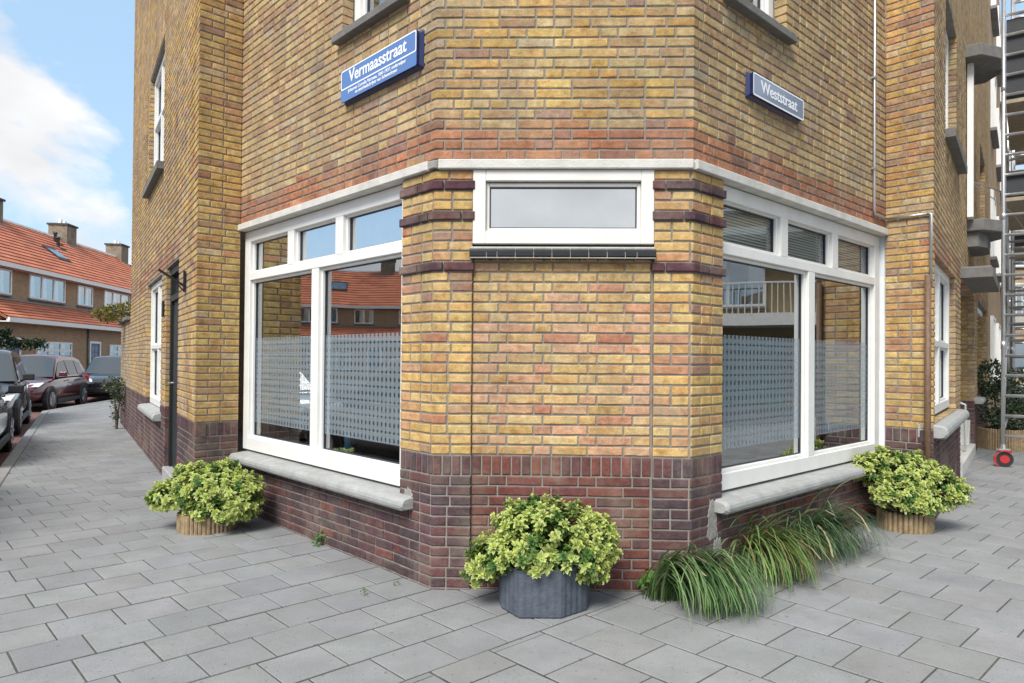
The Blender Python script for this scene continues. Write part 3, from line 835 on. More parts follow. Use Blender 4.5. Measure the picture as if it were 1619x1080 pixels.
# concrete lintel band in three pieces with a mortar fill at the left bend
def band(a, b, col='concrete', name='concrete_lintel', z0=2.553, z1=2.611, d=.03, dep=.30):
    mb = MB(); brick_geo(mb, main, a, b, z0, z1, d, dep=dep, bev=.005, rough=False); return pchild(mb, name, M[col], cb)
band(TL_ + .003, -.045); band(.022, W - .003); band(W + .001, TR_ - .003)
band(-.044, .021, 'mortar_patch', 'mortar_fill', z0=2.556, z1=2.606, d=.022)

# shop windows
tr = [(2.134, .068)]
wl, pl_ = window(cb, FL, -2.985, -.32, .557, 2.548, -.052, [(.667, 2.10, [-1.63]), (2.168, 2.463, [-2.06, -1.26])], face=.112, trans=tr, film=(.81, 1.575), name='shop_window', topglass=M['glass_sky'])
wr, pr_ = window(cb, FRr, .32, 3.17, .557, 2.548, -.052, [(.667, 2.10, [1.76]), (2.168, 2.463, [1.30, 2.20])], face=.112, trans=tr, film=(.81, 1.575), name='shop_window', topglass=M['glass_low'])
# corner window
wc, pc_ = window(cb, FC, .233, 1.33, 2.100, 2.550, .006, [(2.178, 2.476, [])], face=.078, bottom=.078, glass=M['glass_sky'], name='corner_window', mat='frame_cream', depth=.06)
# second step of the corner frame
# white board added behind the small window to make its pane paler
mb = MB(); FC.box(mb, .26, 1.3, -.085, -.078, 2.12, 2.53); pchild(mb, 'pale_panel', M['curtain'], cb)
# sills
rounded_sill(cb, FL, -2.955, -.20, -.17, .095, .445, .548)
rounded_sill(cb, FRr, .255, 3.15, -.17, .095, .445, .548)
# black glazed tiles under the corner window
edges = [.216, .322, .385] + [.385 + .1075 * i for i in range(1, 8)] + [1.205, 1.335]
edges = [.216, .320, .384, .494, .604, .714, .824, .934, 1.044, 1.152, 1.222, 1.338]
mb0 = None
for i in range(len(edges) - 1):
    mb = MB(); a, b = edges[i] + .0025, edges[i + 1] - .0025
    vs = []
    for u in (a, b):
        for d, z in ((-.05, 2.005), (.042, 2.012), (.052, 2.022), (.052, 2.048), (.045, 2.06), (-.05, 2.092)): vs.append(FC.p(u, d, z))
    fs = [tuple(range(6)), tuple(reversed(range(6, 12)))] + [(k, 6 + k, 6 + (k + 1) % 6, (k + 1) % 6) for k in range(6)]
    mb.add(vs, fs); pchild(mb, 'sill_tile', M['black_gloss'], cb)
mb = MB(); FC.box(mb, .22, 1.334, -.06, .044, 2.010, 2.046); FC.box(mb, .22, 1.334, -.06, .0, 2.046, 2.084); pchild(mb, 'tile_joint', M['concrete'], cb)
# cement smears beside the sills and on the right pilaster
def smear(fr, pts, d, seed):
    r_ = random.Random(seed); mb = MB(); n = 26; cx, cz, rx, rz_ = pts
    ring = []; 
    for i in range(n):
        a = 2 * math.pi * i / n; k = r_.uniform(.72, 1.12)
        ring.append((cx + math.cos(a) * rx * k, cz + math.sin(a) * rz_ * k))
    vs = [fr.p(u, d - .006, z) for u, z in ring] + [fr.p(cx + (u - cx) * .8, d + .0015, cz + (z - cz) * .8) for u, z in ring]
    fs = [tuple(range(n, 2 * n))] + [(i, (i + 1) % n, n + (i + 1) % n, n + i) for i in range(n)]
    mb.add(vs, fs); pchild(mb, 'cement_smear', M['mortar_patch'], cb)
smear(FL, (-.255, .52, .055, .075), .001, 1); smear(FRr, (.235, .40, .075, .15), .001, 4); smear(FRr, (.30, .20, .06, .13), .0012, 3)
# upper windows and their sills
window(cb, FL, UWL[0], UWL[1], 3.775, 5.35, -.10, [(3.885, 5.25, [])], face=.075, name='upper_window')
window(cb, FRr, UWR[0] - W, UWR[1] - W, 3.775, 5.35, -.10, [(3.885, 5.25, [])], face=.075, name='upper_window')
for fr, a, b in ((FL, -1.19, -.28), (FRr, .32, 1.24)):
    mb = MB(); vs = []
    for u in (a, b):
        for d, z in ((-.11, 3.69), (.065, 3.69), (.065, 3.745), (-.11, 3.775)): vs.append(fr.p(u, d, z))
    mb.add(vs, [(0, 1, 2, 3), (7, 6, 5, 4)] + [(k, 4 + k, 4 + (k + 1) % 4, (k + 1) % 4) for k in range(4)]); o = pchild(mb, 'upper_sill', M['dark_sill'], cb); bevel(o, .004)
# conduit on the right
cond = MB()
pth = [FRr.p(2.83, .022, 6.2), FRr.p(2.83, .022, 2.735), FRr.p(2.84, .022, 2.705), FRr.p(3.135, .022, 2.70)]
BR = Fr(IR, 136.9)
pth += [BR.p(.03, .022, 2.70), BR.p(.37, .024, 2.70)]
cond.tube(pth, .0115, 8); 
pchild(cond, 'conduit_pipe', M['galv'], cb, smooth=True)
for z in (3.1, 3.9, 4.7): mb = MB(); mb.box(FRr.p(2.83, .018, z), (.05, .04, .018), FRr.ax); pchild(mb, 'pipe_clip', M['galv'], cb)
# dim room inside
rm = MB()
pin = [CL - FL.O * .34 + Vector((.1, .05)), CR - FRr.O * .34 + Vector((-.1, .05)), IR - FRr.O * .30 - FRr.U * .05, Vector((2.6, 9.6)), Vector((-1.5, 9.6)), IL - FL.O * .30 + FL.U * .05]
for i in range(len(pin)):
    if i in (0, 1, 5): continue
    a, b = pin[i], pin[(i + 1) % 6]; d = (b - a).normalized(); n_ = Vector((-d.y, d.x))
    c = (a + b) / 2 - n_ * .05; rm.box((c.x, c.y, 1.6), ((b - a).length + .1, .08, 2.9), (Vector((*d, 0)), Vector((*n_, 0)), Vector((0, 0, 1))))
pchild(rm, 'room_wall', M['room'], cb)
big = [tuple(IL + FL.U * .02 - FL.O * .26), tuple(CL - (FL.O + FC.O) * .15), tuple(CR - (FRr.O + FC.O) * .15), tuple(IR - FRr.U * .02 - FRr.O * .26), (2.7, 9.7), (-1.6, 9.7)]
mb = MB(); mb.prism(big, .12, .16); pchild(mb, 'room_floor', M['room_floor'], cb)
mb = MB(); mb.prism(big, 2.64, 2.70); pchild(mb, 'room_ceiling', M['ceiling'], cb)
mb = MB(); mb.prism(big, kz(TOPK) - .05, kz(TOPK)); pchild(mb, 'flat_roof', M['lead'], cb)
# inner window boards
for fr_, a, b in ((FL, -2.94, -.36), (FRr, .36, 3.13)): mb = MB(); fr_.box(mb, a, b, -.44, -.13, .60, .63); pchild(mb, 'window_board', M['white_trim'], cb)

# blinds: things hanging inside
def blind(fr, a, b, z0, z1, d, lab):
    o = empty('window_blind', fr.p((a + b) / 2, d, z1), 0, lab, 'blind')
    mb = MB(); z = z1 - .03
    while z > z0:
        mb.box(fr.p((a + b) / 2, d, z), (b - a, .024, .0016), (fr.ax[0], (fr.ax[1] + Vector((0, 0, 1.5))).normalized(), (Vector((0, 0, 1.5)) * .667 - fr.ax[1] * 1.5).normalized())); z -= .021
    pchild(mb, 'slats', M['blind'], o, kind='stuff')
    mb = MB(); fr.box(mb, a, b, d - .018, d + .018, z1 - .025, z1 + .01); fr.box(mb, a, b, d - .014, d + .014, z0 - .02, z0 - .004); pchild(mb, 'head_rail', M['frame'], o)
    return o
blind(FRr, .40, 3.07, 2.14, 2.50, -.155, 'grey green venetian blind drawn behind the top panes of the right shop window')
blind(FL, -2.87, -2.05, 2.14, 2.50, -.155, 'small venetian blind behind the leftmost top pane of the left shop window')
for k, (x, y, rz) in enumerate(((-.9, 6.9, .5), (1.7, 6.6, -.6))):
    t = empty('desk', (x, y, .16), rz, ('dark desk standing in the dim room behind the left shop window', 'dark desk standing in the dim room behind the right shop window')[k], 'table')
    mb = MB(); mb.box((0, 0, .72), (1.5, .7, .04)); mb.build('desk_top', M['wood_board'], t)
    for a in (-.68, .68):
        for b in (-.3, .3): mb = MB(); mb.box((a, b, .35), (.05, .05, .70)); mb.build('leg', M['black_metal'], t)
    c = empty('office_chair', (x + .1, y + .75, .16), rz + .3, ('dark chair behind the desk in the left part of the shop', 'dark chair behind the desk in the right part of the shop')[k], 'chair')
    mb = MB(); mb.box((0, 0, .46), (.48, .46, .08)); o = mb.build('seat', M['blackplastic'], c); bevel(o, .03, 2)
    mb = MB(); mb.box((0, .22, .80), (.44, .06, .52)); o = mb.build('backrest', M['blackplastic'], c); bevel(o, .03, 2)
    mb = MB(); mb.tube([(0, 0, .05), (0, 0, .42)], .03, 8)
    for q in range(5): a = 2 * math.pi * q / 5; mb.bar((0, 0, .07), (.28 * math.cos(a), .28 * math.sin(a), .03), .04, .03)
    mb.build('base', M['black_metal'], c)
for a, b, lab in ((-2.03, -1.27, 'added pale panel brightening the middle top pane of the left shop window'), (-1.25, -.36, 'added pale panel brightening the right top pane of the left shop window')):
    mb = MB(); FL.box(mb, a, b, -.150, -.147, 2.13, 2.50); tag(mb.build('pale_panel', M['curtain']), lab, 'blind')  # pale panels added to brighten the two sky-reflecting top panes
# bits standing on the inner sill
mb = MB(); mb.tube([FL.p(-1.42, -.25, .631), FL.p(-1.42, -.25, .66), FL.p(-1.42, -.25, .78), FL.p(-1.42, -.25, .80), FL.p(-1.42, -.25, .83)], [.035, .038, .038, .018, .016], 12)
tag(mb.build('bottle', M['room_blue'], smooth=True), 'pale blue plastic bottle on the inside ledge behind the left shop window', 'bottle')

# ================================================================== LEFT ROW HOUSE (far left wall and block face)
lh = empty('row_house', (-4.2, 8.6, 0), 0, 'brown brick row house with black door receding on the left side of the corner shop', 'house')
lpath = Path([EL, OL, IL], zero=1); LE = lpath.t[0]
LB = lpath.t[2]
door = (-2.28, -1.20, -.2, 2.41); win = (-4.60, -2.75, .70, 2.40); uwin = (-4.52, -2.74, 3.75, 5.32); uwin2 = (-4.52, -2.74, 7.0, 8.4)
bs = BrickSet(lh, 296)
TK2 = 124
def lpal(k):
    if k < 0: return PUR
    return lambda p: (YEL if p > -.5 else (ORA + BRN if 25 <= k <= 29 and p < -.9 else BRN + BRN[:4] + YEL[:4]))
cutsL = [door, win, uwin, uwin2]
for k in list(range(-14, -2)) + list(range(0, TK2)):
    pass
wall_bricks(bs, lpath, LE, LB, 0, 64, lpal, 0, cuts=cutsL, corners=[(0.0, 90)], lod=0)
wall_bricks(bs, lpath, LE, LB, 64, TK2, lpal, 0, cuts=cutsL, corners=[(0.0, 90)], lod=1)
wall_bricks(bs, lpath, LE, LB, -14, -2, PUR, 0, cuts=cutsL, corners=[(0.0, 90)])
rowlock(bs, lpath, LE, LB, -2, PUR, 0, cuts=cutsL, corners=[(0.0, 90)])
# favour the block face for single bricks
bs.items = [((it[0] * (3 if it[2] > -.4 else .6)),) + it[1:] for it in bs.items]
bs.build('brick_far')
mb = MB(); backing(mb, lpath, LE, LB, -.06, kz(TK2), cuts=cutsL); pchild(mb, 'mortar_wall', M['mortar'], lh)
wf, _ = window(lh, FFL, win[0], win[1], .74, 2.40, -.055, [(.83, 1.50, [-3.67]), (1.56, 2.32, [-3.67])], face=.085, bottom=.09, trans=[(1.53, .06)], name='window')
window(lh, FFL, uwin[0], uwin[1], 3.77, 5.32, -.055, [(3.86, 4.60, [-3.62]), (4.66, 5.24, [-3.62])], face=.085, bottom=.09, trans=[(4.63, .06)], name='window')
window(lh, FFL, uwin2[0], uwin2[1], 7.0, 8.4, -.055, [(7.09, 8.32, [-3.62])], face=.085, bottom=.09, name='window')
rounded_sill(lh, FFL, win[0] - .06, win[1] + .10, -.12, .10, .615, .735)
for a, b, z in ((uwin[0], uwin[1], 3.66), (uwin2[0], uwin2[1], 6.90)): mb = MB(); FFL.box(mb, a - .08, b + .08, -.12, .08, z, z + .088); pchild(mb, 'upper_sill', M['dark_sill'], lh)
for w_, z0, z1 in ((win, .5, 2.6), (uwin, 3.6, 5.4), (uwin2, 6.9, 8.5)): mb = MB(); FFL.box(mb, w_[0], w_[1], -.9, -.27, z0, z1); pchild(mb, 'net_curtain', M['curtain'], lh)
# black door
mb = MB(); FFL.box(mb, door[0] + .08, door[1] - .08, -.12, -.075, .14, 2.02)
for zc in ((.3, .85), (1.0, 1.85)): FFL.box(mb, door[0] + .2, door[1] - .2, -.074, -.064, zc[0], zc[1])
dr = pchild(mb, 'door', M['black_door'], lh)
mb = MB(); FFL.box(mb, door[0], door[0] + .078, -.10, -.045, .14, 2.40); FFL.box(mb, door[1] - .078, door[1], -.10, -.045, .14, 2.40); FFL.box(mb, door[0] + .078, door[1] - .078, -.10, -.045, 2.33, 2.40); FFL.box(mb, door[0] + .078, door[1] - .078, -.10, -.04, 2.025, 2.09); pchild(mb, 'door_frame', M['black_door'], lh)
mb = MB(); FFL.box(mb, door[0] + .08, door[1] - .08, -.10, -.09, 2.09, 2.33); mb.build('fanlight', M['carglass'], dr)
mb = MB(); mb.tube([FFL.p(-2.1, -.07, 1.1), FFL.p(-2.1, -.02, 1.1), FFL.p(-1.98, -.02, 1.1)], .01, 6); mb.build('handle', M['galv'], dr)
mb = MB(); FFL.box(mb, door[0] + .006, door[1] - .006, -.30, .02, -.02, .135); o = pchild(mb, 'doorstep', M['sill'], lh); bevel(o, .01)
mb = MB(); FFL.box(mb, -2.53, -2.42, .0, .022, 1.87, 2.05); o = pchild(mb, 'number_plate', M['black_metal'], lh); bevel(o, .006)
mb = MB()
mb.bar(FFL.p(-.67, .0, 2.12), FFL.p(-.67, .025, 2.12), .03, .20)
mb.bar(FFL.p(-.67, .02, 2.08), FFL.p(-.67, .24, 2.22), .022, .022); mb.bar(FFL.p(-.67, .02, 2.03), FFL.p(-.67, .13, 2.15), .012, .012)
tag(mb.build('flag_holder', M['black_metal']), 'black metal flagpole holder angled out of the wall beside the black door', 'flag holder')
mb = MB(); mb.prism([tuple(EL), tuple(OL), tuple(IL), (-1.5, 10.5), (-3.5, 14.5)], kz(TK2) - .06, kz(TK2)); pchild(mb, 'flat_roof', M['lead'], lh)
mb = MB(); FFL.box(mb, -7.65, -7.60, -3.5, -.26, -.05, kz(TK2) - .07); pchild(mb, 'end_wall', M['house_brick'], lh)

# garden wall beyond, with climbing plant and a thin shrub
gw = empty('garden_wall', (*(OL + hd(AL) * 8.6), 0), 0, 'low weathered brick garden wall with a dark coping beyond the brown row house', 'wall')
gpath = Path([OL + hd(AL) * 10.2, OL + hd(AL) * 7.66], zero=0)
bs = BrickSet(gw, 296)
wall_bricks(bs, gpath, 0, gpath.t[1], 0, 20, BRN + [((.36, .33, .24), 6)], 0, lod=1); wall_bricks(bs, gpath, 0, gpath.t[1], -14, 0, PUR, 0, lod=1)
bs.build('brick_far')
mb = MB(); backing(mb, gpath, 0, gpath.t[1], -.06, kz(20)); pchild(mb, 'mortar_wall', M['mortar'], gw)
mb = MB(); brick_geo(mb, gpath, 0, gpath.t[1], kz(20) + .002, kz(21), .07, dep=.30, bev=.005); pchild(mb, 'coping', M['dark_sill'], gw)

# ================================================================== RIGHT ROW HOUSE
rh = empty('row_house', (6.5, 10.6, 0), 0, 'brick row house with porch and concrete canopy receding right of the corner shop', 'house')
rpath = Path([IR, ORR, ER], zero=1); RB = rpath.t[0]; RE = rpath.t[2]
rwin = (.12, 2.35, .87, 2.38); porch = (3.10, 5.88, -.2, 2.43); ruw = (1.08, 2.42, 3.72, 5.15)
rdoor2 = (6.75, 10.25, .0, 2.45); ruw2 = (7.4, 9.2, 3.7, 5.2); ruw4 = (4.4, 5.6, 3.45, 5.3)
cutsR = [rwin, porch, ruw, rdoor2, ruw2, ruw4]
bs = BrickSet(rh, 296)
def rpal(k):
    if k < 0: return PUR
    return lambda p: (YEL if p < .05 and k < 22 else (YEL[2:] + UPL[4:6]) if p < .05 else (ORA + BRN if 25 <= k <= 28 else BRN + UPL[:3]))
wall_bricks(bs, rpath, RB, 6.7, 0, 72, rpal, 0, cuts=cutsR, corners=[(0.0, 90)]); wall_bricks(bs, rpath, RB, 6.7, 72, 150, rpal, 0, cuts=cutsR, corners=[(0.0, 90)], lod=1)
wall_bricks(bs, rpath, 6.7 + JT, RE, 0, 150, rpal, 0, cuts=cutsR, lod=1)
wall_bricks(bs, rpath, RB, RE, -14, -2, PUR, 0, cuts=cutsR, corners=[(0.0, 90)])
rowlock(bs, rpath, RB, RE, -2, PUR, 0, cuts=cutsR, corners=[(0.0, 90)])
bs.items = [((it[0] * (3 if it[2] < .2 else .6)),) + it[1:] for it in bs.items]
bs.build('brick_far')
mb = MB(); backing(mb, rpath, RB, RE, -.06, kz(150), cuts=cutsR); pchild(mb, 'mortar_wall', M['mortar'], rh)
window(rh, FFR, rwin[0], rwin[1], .90, 2.38, -.06, [(.99, 1.56, [1.235]), (1.62, 2.30, [1.235])], face=.10, bottom=.09, trans=[(1.59, .06)], name='window')
window(rh, FFR, ruw[0], ruw[1], 3.75, 5.15, -.08, [(3.84, 5.07, [1.75])], face=.085, bottom=.09, name='window')
window(rh, FFR, ruw2[0], ruw2[1], 3.72, 5.2, -.08, [(3.82, 5.1, [8.3])], face=.09, bottom=.09, name='window')
window(rh, FFR, ruw4[0], ruw4[1], 3.47, 5.3, -.06, [(3.57, 5.2, [5.0])], face=.09, bottom=.09, name='window')
rounded_sill(rh, FFR, rwin[0] - .10, rwin[1] + .42, -.12, .11, .735, .87)
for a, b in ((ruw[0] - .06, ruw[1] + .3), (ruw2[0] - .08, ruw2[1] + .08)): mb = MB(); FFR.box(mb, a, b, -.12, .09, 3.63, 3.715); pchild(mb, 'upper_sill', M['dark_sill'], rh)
for w_, z0, z1 in ((rwin, .6, 2.6), (ruw, 3.6, 5.3), (ruw4, 3.4, 5.3), (ruw2, 3.6, 5.3)): mb = MB(); FFR.box(mb, w_[0], w_[1], -.9, -.27, z0, z1); pchild(mb, 'net_curtain', M['curtain'], rh)
# porch
mb = MB(); Pi = Path([FFR.p(5.88, -.92, 0).xy, FFR.p(5.88, -.092, 0).xy])
pb = MB()
for k in range(-14, 26):
    for p0, p1 in fill(0, Pi.t[1], k): brick_geo(pb, Pi, p0, p1, kz(k) + .0055, kz(k + 1) - .0055, 0, dep=.08, bev=.0035, col=pick(YEL if k >= 0 else PUR))
backing(pb, Pi, 0, Pi.t[1], -.05, 2.43, th=.2); 
pchild(pb, 'porch_side', M['brick_far'], rh, kind='stuff')
mb = MB(); FFR.box(mb, 3.1, 5.88, -1.05, -.93, .16, 2.43); pchild(mb, 'porch_back', M['house_brick'], rh)
mb = MB(); FFR.box(mb, 4.7, 5.6, -.93, -.88, .17, 2.3); pchild(mb, 'door', M['white_trim'], rh)
mb = MB(); FFR.box(mb, 3.11, 5.87, -.92, .02, -.02, .16); o = pchild(mb, 'doorstep', M['concrete'], rh); bevel(o, .012)
mb = MB(); q = [FFR.p(5.50, -.05, .162), FFR.p(5.86, -.05, .162), FFR.p(5.86, -.05, .52)]; q2 = [p + Vector((*(-FFR.O * .7), 0)) for p in q]
mb.add(q + q2, [(0, 1, 2), (5, 4, 3), (0, 3, 4, 1), (1, 4, 5, 2), (2, 5, 3, 0)]); pchild(mb, 'stair_cheek', M['concrete'], rh)
mb = MB(); mb.prism([tuple(FFR.p(u, d, 0).xy) for u, d in ((3.08, -.05), (3.08, .33), (5.36, .33), (5.36, -.05))][::1], 2.44, 2.555)
o = pchild(mb, 'canopy', M['dark_sill'], rh)
mb = MB(); FFR.box(mb, 3.09, 5.35, .0, .31, 2.556, 2.575); pchild(mb, 'canopy_flashing', M['lead'], rh)
for (a, b, z0, z1) in ((4.18, 5.45, 3.18, 3.34), (3.80, 4.95, 5.40, 5.56)):
    pts = [(a, -.05), (a, .18), (a + .3, .38), (b - .3, .38), (b, .18), (b, -.05)]
    mb = MB(); mb.prism([tuple(FFR.p(u, d, 0).xy) for u, d in pts], z0, z1); o = pchild(mb, 'bay_slab', M['dark_sill'], rh); bevel(o, .01)
mb = MB(); mb.prism([tuple(FFR.p(u, d, 0).xy) for u, d in ((4.25, -.05), (4.25, .12), (4.5, .22), (5.2, .22), (5.35, .12), (5.35, -.05))], 2.98, 3.178); pchild(mb, 'bay_corbel', M['dark_sill'], rh)
mb = MB(); FFR.box(mb, 4.02, 4.15, .01, .08, 3.345, 5.398); pchild(mb, 'white_post', M['white_trim'], rh)
mb = MB(); mb.tube([FFR.p(4.25, .06, 3.86), FFR.p(5.0, .55, 3.72), FFR.p(6.2, 1.0, 3.40)], .008, 5); mb.tube([FFR.p(4.25, .06, 3.84), FFR.p(5.0, .5, 3.5), FFR.p(6.0, .9, 2.9)], .006, 5); pchild(mb, 'cable', M['galv'], rh)
# second, deeper doorway with white frame
mb = MB()
P2 = Path([FFR.p(10.25, -1.4, 0).xy, FFR.p(10.25, -.092, 0).xy]); pb = MB()
for k in range(-12, 26):
    for p0, p1 in fill(0, P2.t[1], k): brick_geo(pb, P2, p0, p1, kz(k) + .0055, kz(k + 1) - .0055, 0, dep=.08, bev=0, col=pick(YEL if k >= 0 else PUR))
backing(pb, P2, 0, P2.t[1], -.05, 2.45, th=.2); pchild(pb, 'porch_side', M['brick_far'], rh, kind='stuff')
FFR.box(mb, 6.77, 10.24, -1.5, -1.41, .0, 2.45); pchild(mb, 'porch_back', M['house_brick'], rh)
mb = MB(); FFR.box(mb, 6.77, 6.87, -.2, -.08, 0, 2.45); FFR.box(mb, 6.87, 10.24, -.2, -.08, 2.35, 2.44); FFR.box(mb, 9.2, 9.28, -1.4, -1.33, 0, 2.3); pchild(mb, 'door_frame', M['white_trim'], rh)
rounded_sill(rh, FFR, 5.95, 6.75, -.1, .12, .76, .87)
nh = empty('row_house', (*(ORR + hd(AR) * 18), 0), 0, 'plainer continuation of the right street facade seen through the scaffold', 'house')
mb = MB(); FFR.box(mb, 10.71, 27, -6, .0, -.05, 12.0)
w = mb.build('wall', M['far_brick'], nh); X, Y, Z = FFR.ax; MX = Matrix((X, Y, Z)).transposed().to_4x4(); MX.translation = FFR.p(10.71, 0, 0); inv = MX.inverted()
for v in w.data.vertices: v.co = inv @ v.co
w.matrix_local = Matrix.Translation(-Vector(nh.location)) @ MX
NHW = [(a, b, z) for a, b in ((11.6, 13.2), (15.2, 17.0), (18.6, 20.2), (22.2, 24.0)) for z in (.95, 3.75, 6.6, 9.3)]
# brown downpipe at the outer corner and the conduit that turns into it
mb = MB(); BRu = (ORR - IR).length
mb.tube([BR.p(BRu - .035, .035, -.02), BR.p(BRu - .035, .035, 2.16)], .026, 10); pchild(mb, 'downpipe', M['brown_pipe'], rh, smooth=True, label='brown rusty lower downpipe')
mb = MB(); mb.tube([BR.p(.372, .024, 2.70), BR.p(BRu - .035, .032, 2.70), BR.p(BRu - .012, .034, 2.69), BR.p(BRu - .012, .034, 2.10)], .0135, 8); pchild(mb, 'conduit_pipe', M['galv'], rh, smooth=True)
mb = MB(); mb.prism([tuple(IR), tuple(ORR), tuple(ER), tuple(ER - FFR.O * 5), tuple(IR - FFR.O * 4)], kz(150) + .001, kz(150) + .06); pchild(mb, 'flat_roof', M['lead'], rh)
# handrail
hr = MB(); hr.tube([FFR.p(3.95, -.3, .98), FFR.p(4.55, -.04, .82), FFR.p(4.55, -.04, .17)], .016, 8)
tag(hr.build('handrail', M['white_trim'], smooth=True), 'thin white tubular handrail beside the steps of the right porch', 'handrail')

# ================================================================== STREET SIGNS
def textmesh(body, size, name, mat, parent, fr, u, d, z, sx=1.0, align='CENTER'):
    cu = bpy.data.curves.new('t', 'FONT'); cu.body = body; cu.size = size; cu.align_x = align; cu.align_y = 'CENTER'; cu.extrude = .0006; cu.offset = size * .017
    to = bpy.data.objects.new('t', cu); COL.objects.link(to); bpy.context.view_layer.update()
    me = bpy.data.meshes.new_from_object(to.evaluated_get(bpy.context.evaluated_depsgraph_get())); bpy.data.objects.remove(to)
    me.name = name; me.materials.clear(); me.materials.append(mat)
    o = bpy.data.objects.new(name, me); link(o, parent)
    X = Vector((*fr.U, 0)) * sx; Y = Vector((0, 0, 1)); Z = Vector((*fr.O, 0))
    mt = Matrix((X, Y, Z)).transposed().to_4x4(); mt.translation = fr.p(u, d, z) - Vector(parent.location); o.matrix_local = mt
    return o
def rrect(fr, u0, u1, z0, z1, r, d, n=5):
    out = []
    for cx, cz, a0 in ((u1 - r, z0 + r, -90), (u1 - r, z1 - r, 0), (u0 + r, z1 - r, 90), (u0 + r, z0 + r, 180)):
        for k in range(n): a = R(a0 + 90 * k / (n - 1)); out.append(fr.p(cx + math.cos(a) * r, d, cz + math.sin(a) * r))
    return out
def sign(fr, u0, u1, z0, z1, d, lab, facemat, edgemat, texts, border, boxz=None):
    s = empty('street_sign', fr.p((u0 + u1) / 2, d / 2, (z0 + z1) / 2), 0, lab, 'sign')
    # concave-sided enamelled box: back plate smaller in the middle
    mb = MB(); rings = [rrect(fr, u0 - .012, u1 + .012, z0 - .012, z1 + .012, .012, .003), rrect(fr, u0 + .004, u1 - .004, z0 + .004, z1 - .004, .012, d * .55), rrect(fr, u0, u1, z0, z1, .012, d)]
    n = len(rings[0]); vs = [v for r_ in rings for v in r_]; fs = []
    for i in range(2):
        for k in range(n): k2 = (k + 1) % n; fs.append((i * n + k, i * n + k2, (i + 1) * n + k2, (i + 1) * n + k))
    fs.append(tuple(2 * n + k for k in range(n))); mb.add(vs, fs); pchild(mb, 'sign_box', edgemat, s)
    mb = MB(); ra = rrect(fr, u0 + .001, u1 - .001, z0 + .001, z1 - .001, .012, d + .001); mb.add(ra, [tuple(range(n))]); pchild(mb, 'sign_face', facemat, s)
    b0, b1, c0, c1, w = border
    mb = MB(); A = rrect(fr, b0, b1, c0, c1, .014, d + .0022); B = rrect(fr, b0 + w, b1 - w, c0 + w, c1 - w, .010, d + .0022)
    mb.add(A + B, [(k, (k + 1) % n, n + (k + 1) % n, n + k) for k in range(n)]); pchild(mb, 'border', M['sign_white'], s)
    for (body, size, u, z, sx) in texts: textmesh(body, size, 'lettering', M['sign_white'], s, fr, u, d + .0024, z, sx)
    return s
sign(FL, -1.065, -.135, 3.222, 3.447, .05, 'blue enamel street sign reading Vermaasstraat on the left wall', M['sign_blue'], M['sign_navy'],
     [('Vermaasstraat', .122, -.598, 3.381, 1.0), ('Johannes Cornelis Vermaas, 1841-1937, onderwijzer', .0335, -.605, 3.284, 1.0), ('en geschiedschrijver van Scheveningen', .0335, -.605, 3.254, 1.0)], (-1.062, -.138, 3.308, 3.446, .009))
sign(FRr, .622, 1.372, 3.158, 3.314, .05, 'smaller blue grey enamel street sign reading Weststraat on the right wall', M['sign_blue2'], M['sign_navy'],
     [('Weststraat', .115, .998, 3.238, 1.02)], (.624, 1.370, 3.160, 3.312, .011))

# ================================================================== PLANTERS AND PLANTS
def octo(c, r, rot_=22.5, n=8): return [(c[0] + r * math.cos(R(rot_ + 360 / n * k)), c[1] + r * math.sin(R(rot_ + 360 / n * k))) for k in range(n)]
def planter(c, r, h, kind, lab, rot_=22.5, shape=None):
    o = empty('planter', (*c, 0), 0, lab, 'planter')
    if kind == 'zinc':
        mb = MB(); pts = shape or octo((0, 0), r, rot_); prof = []
        for i in range(len(pts)):
            a = Vector(pts[i]); b = Vector(pts[(i + 1) % len(pts)]); d = b - a; n = max(4, 2 * round(d.length / .05) + 1); nr = Vector((d.y, -d.x)).normalized()
            for k in range(n):
                t = k / n; rib = .0035 if k % 2 else 0
                prof.append(a + d * t + nr * rib)
        N = len(prof); vs = []
        for (s_, z) in ((.97, .0), (1, .012), (1.0, h - .02), (1.02, h), (.95, h), (.93, h - .05)):
            for p in prof: vs.append((p.x * s_, p.y * s_, z))
        fs = [(i * N + k, i * N + (k + 1) % N, (i + 1) * N + (k + 1) % N, (i + 1) * N + k) for i in range(5) for k in range(N)]
        mb.add(vs, fs); mb.build('planter_wall', M['zinc'], o)
    else:
        pts = octo((0, 0), r, rot_); me = None
        tb = MB(); tb.tube([(0, 0, .0), (0, 0, h - .01), (0, 0, h)], [.0175, .0175, .013], 8); 
        me = bpy.data.meshes.new('half_round_slat'); me.from_pydata(tb.v, [], tb.f); me.update(); setcol(me, None); me.materials.append(M['wood_planter'])
        for i in range(8):
            a = Vector(pts[i]); b = Vector(pts[(i + 1) % 8]); n = max(2, round((b - a).length / .035))
            for k in range(n):
                p = a + (b - a) * ((k + .5) / n); q = bpy.data.objects.new('half_round_slat', me); link(q, o); q.location = (p.x, p.y, 0); q.scale = (1, 1, rnd.uniform(.97, 1.02))
        mb = MB(); mb.prism(octo((0, 0), r - .012, rot_), 0.005, h * .9); mb.build('planter_body', M['wood_planter'], o)
    mb = MB(); mb.prism(octo((0, 0), r - (.05 if shape else .02), rot_), h * .6, h - .03); mb.build('soil', M['soil'], o)
    return o
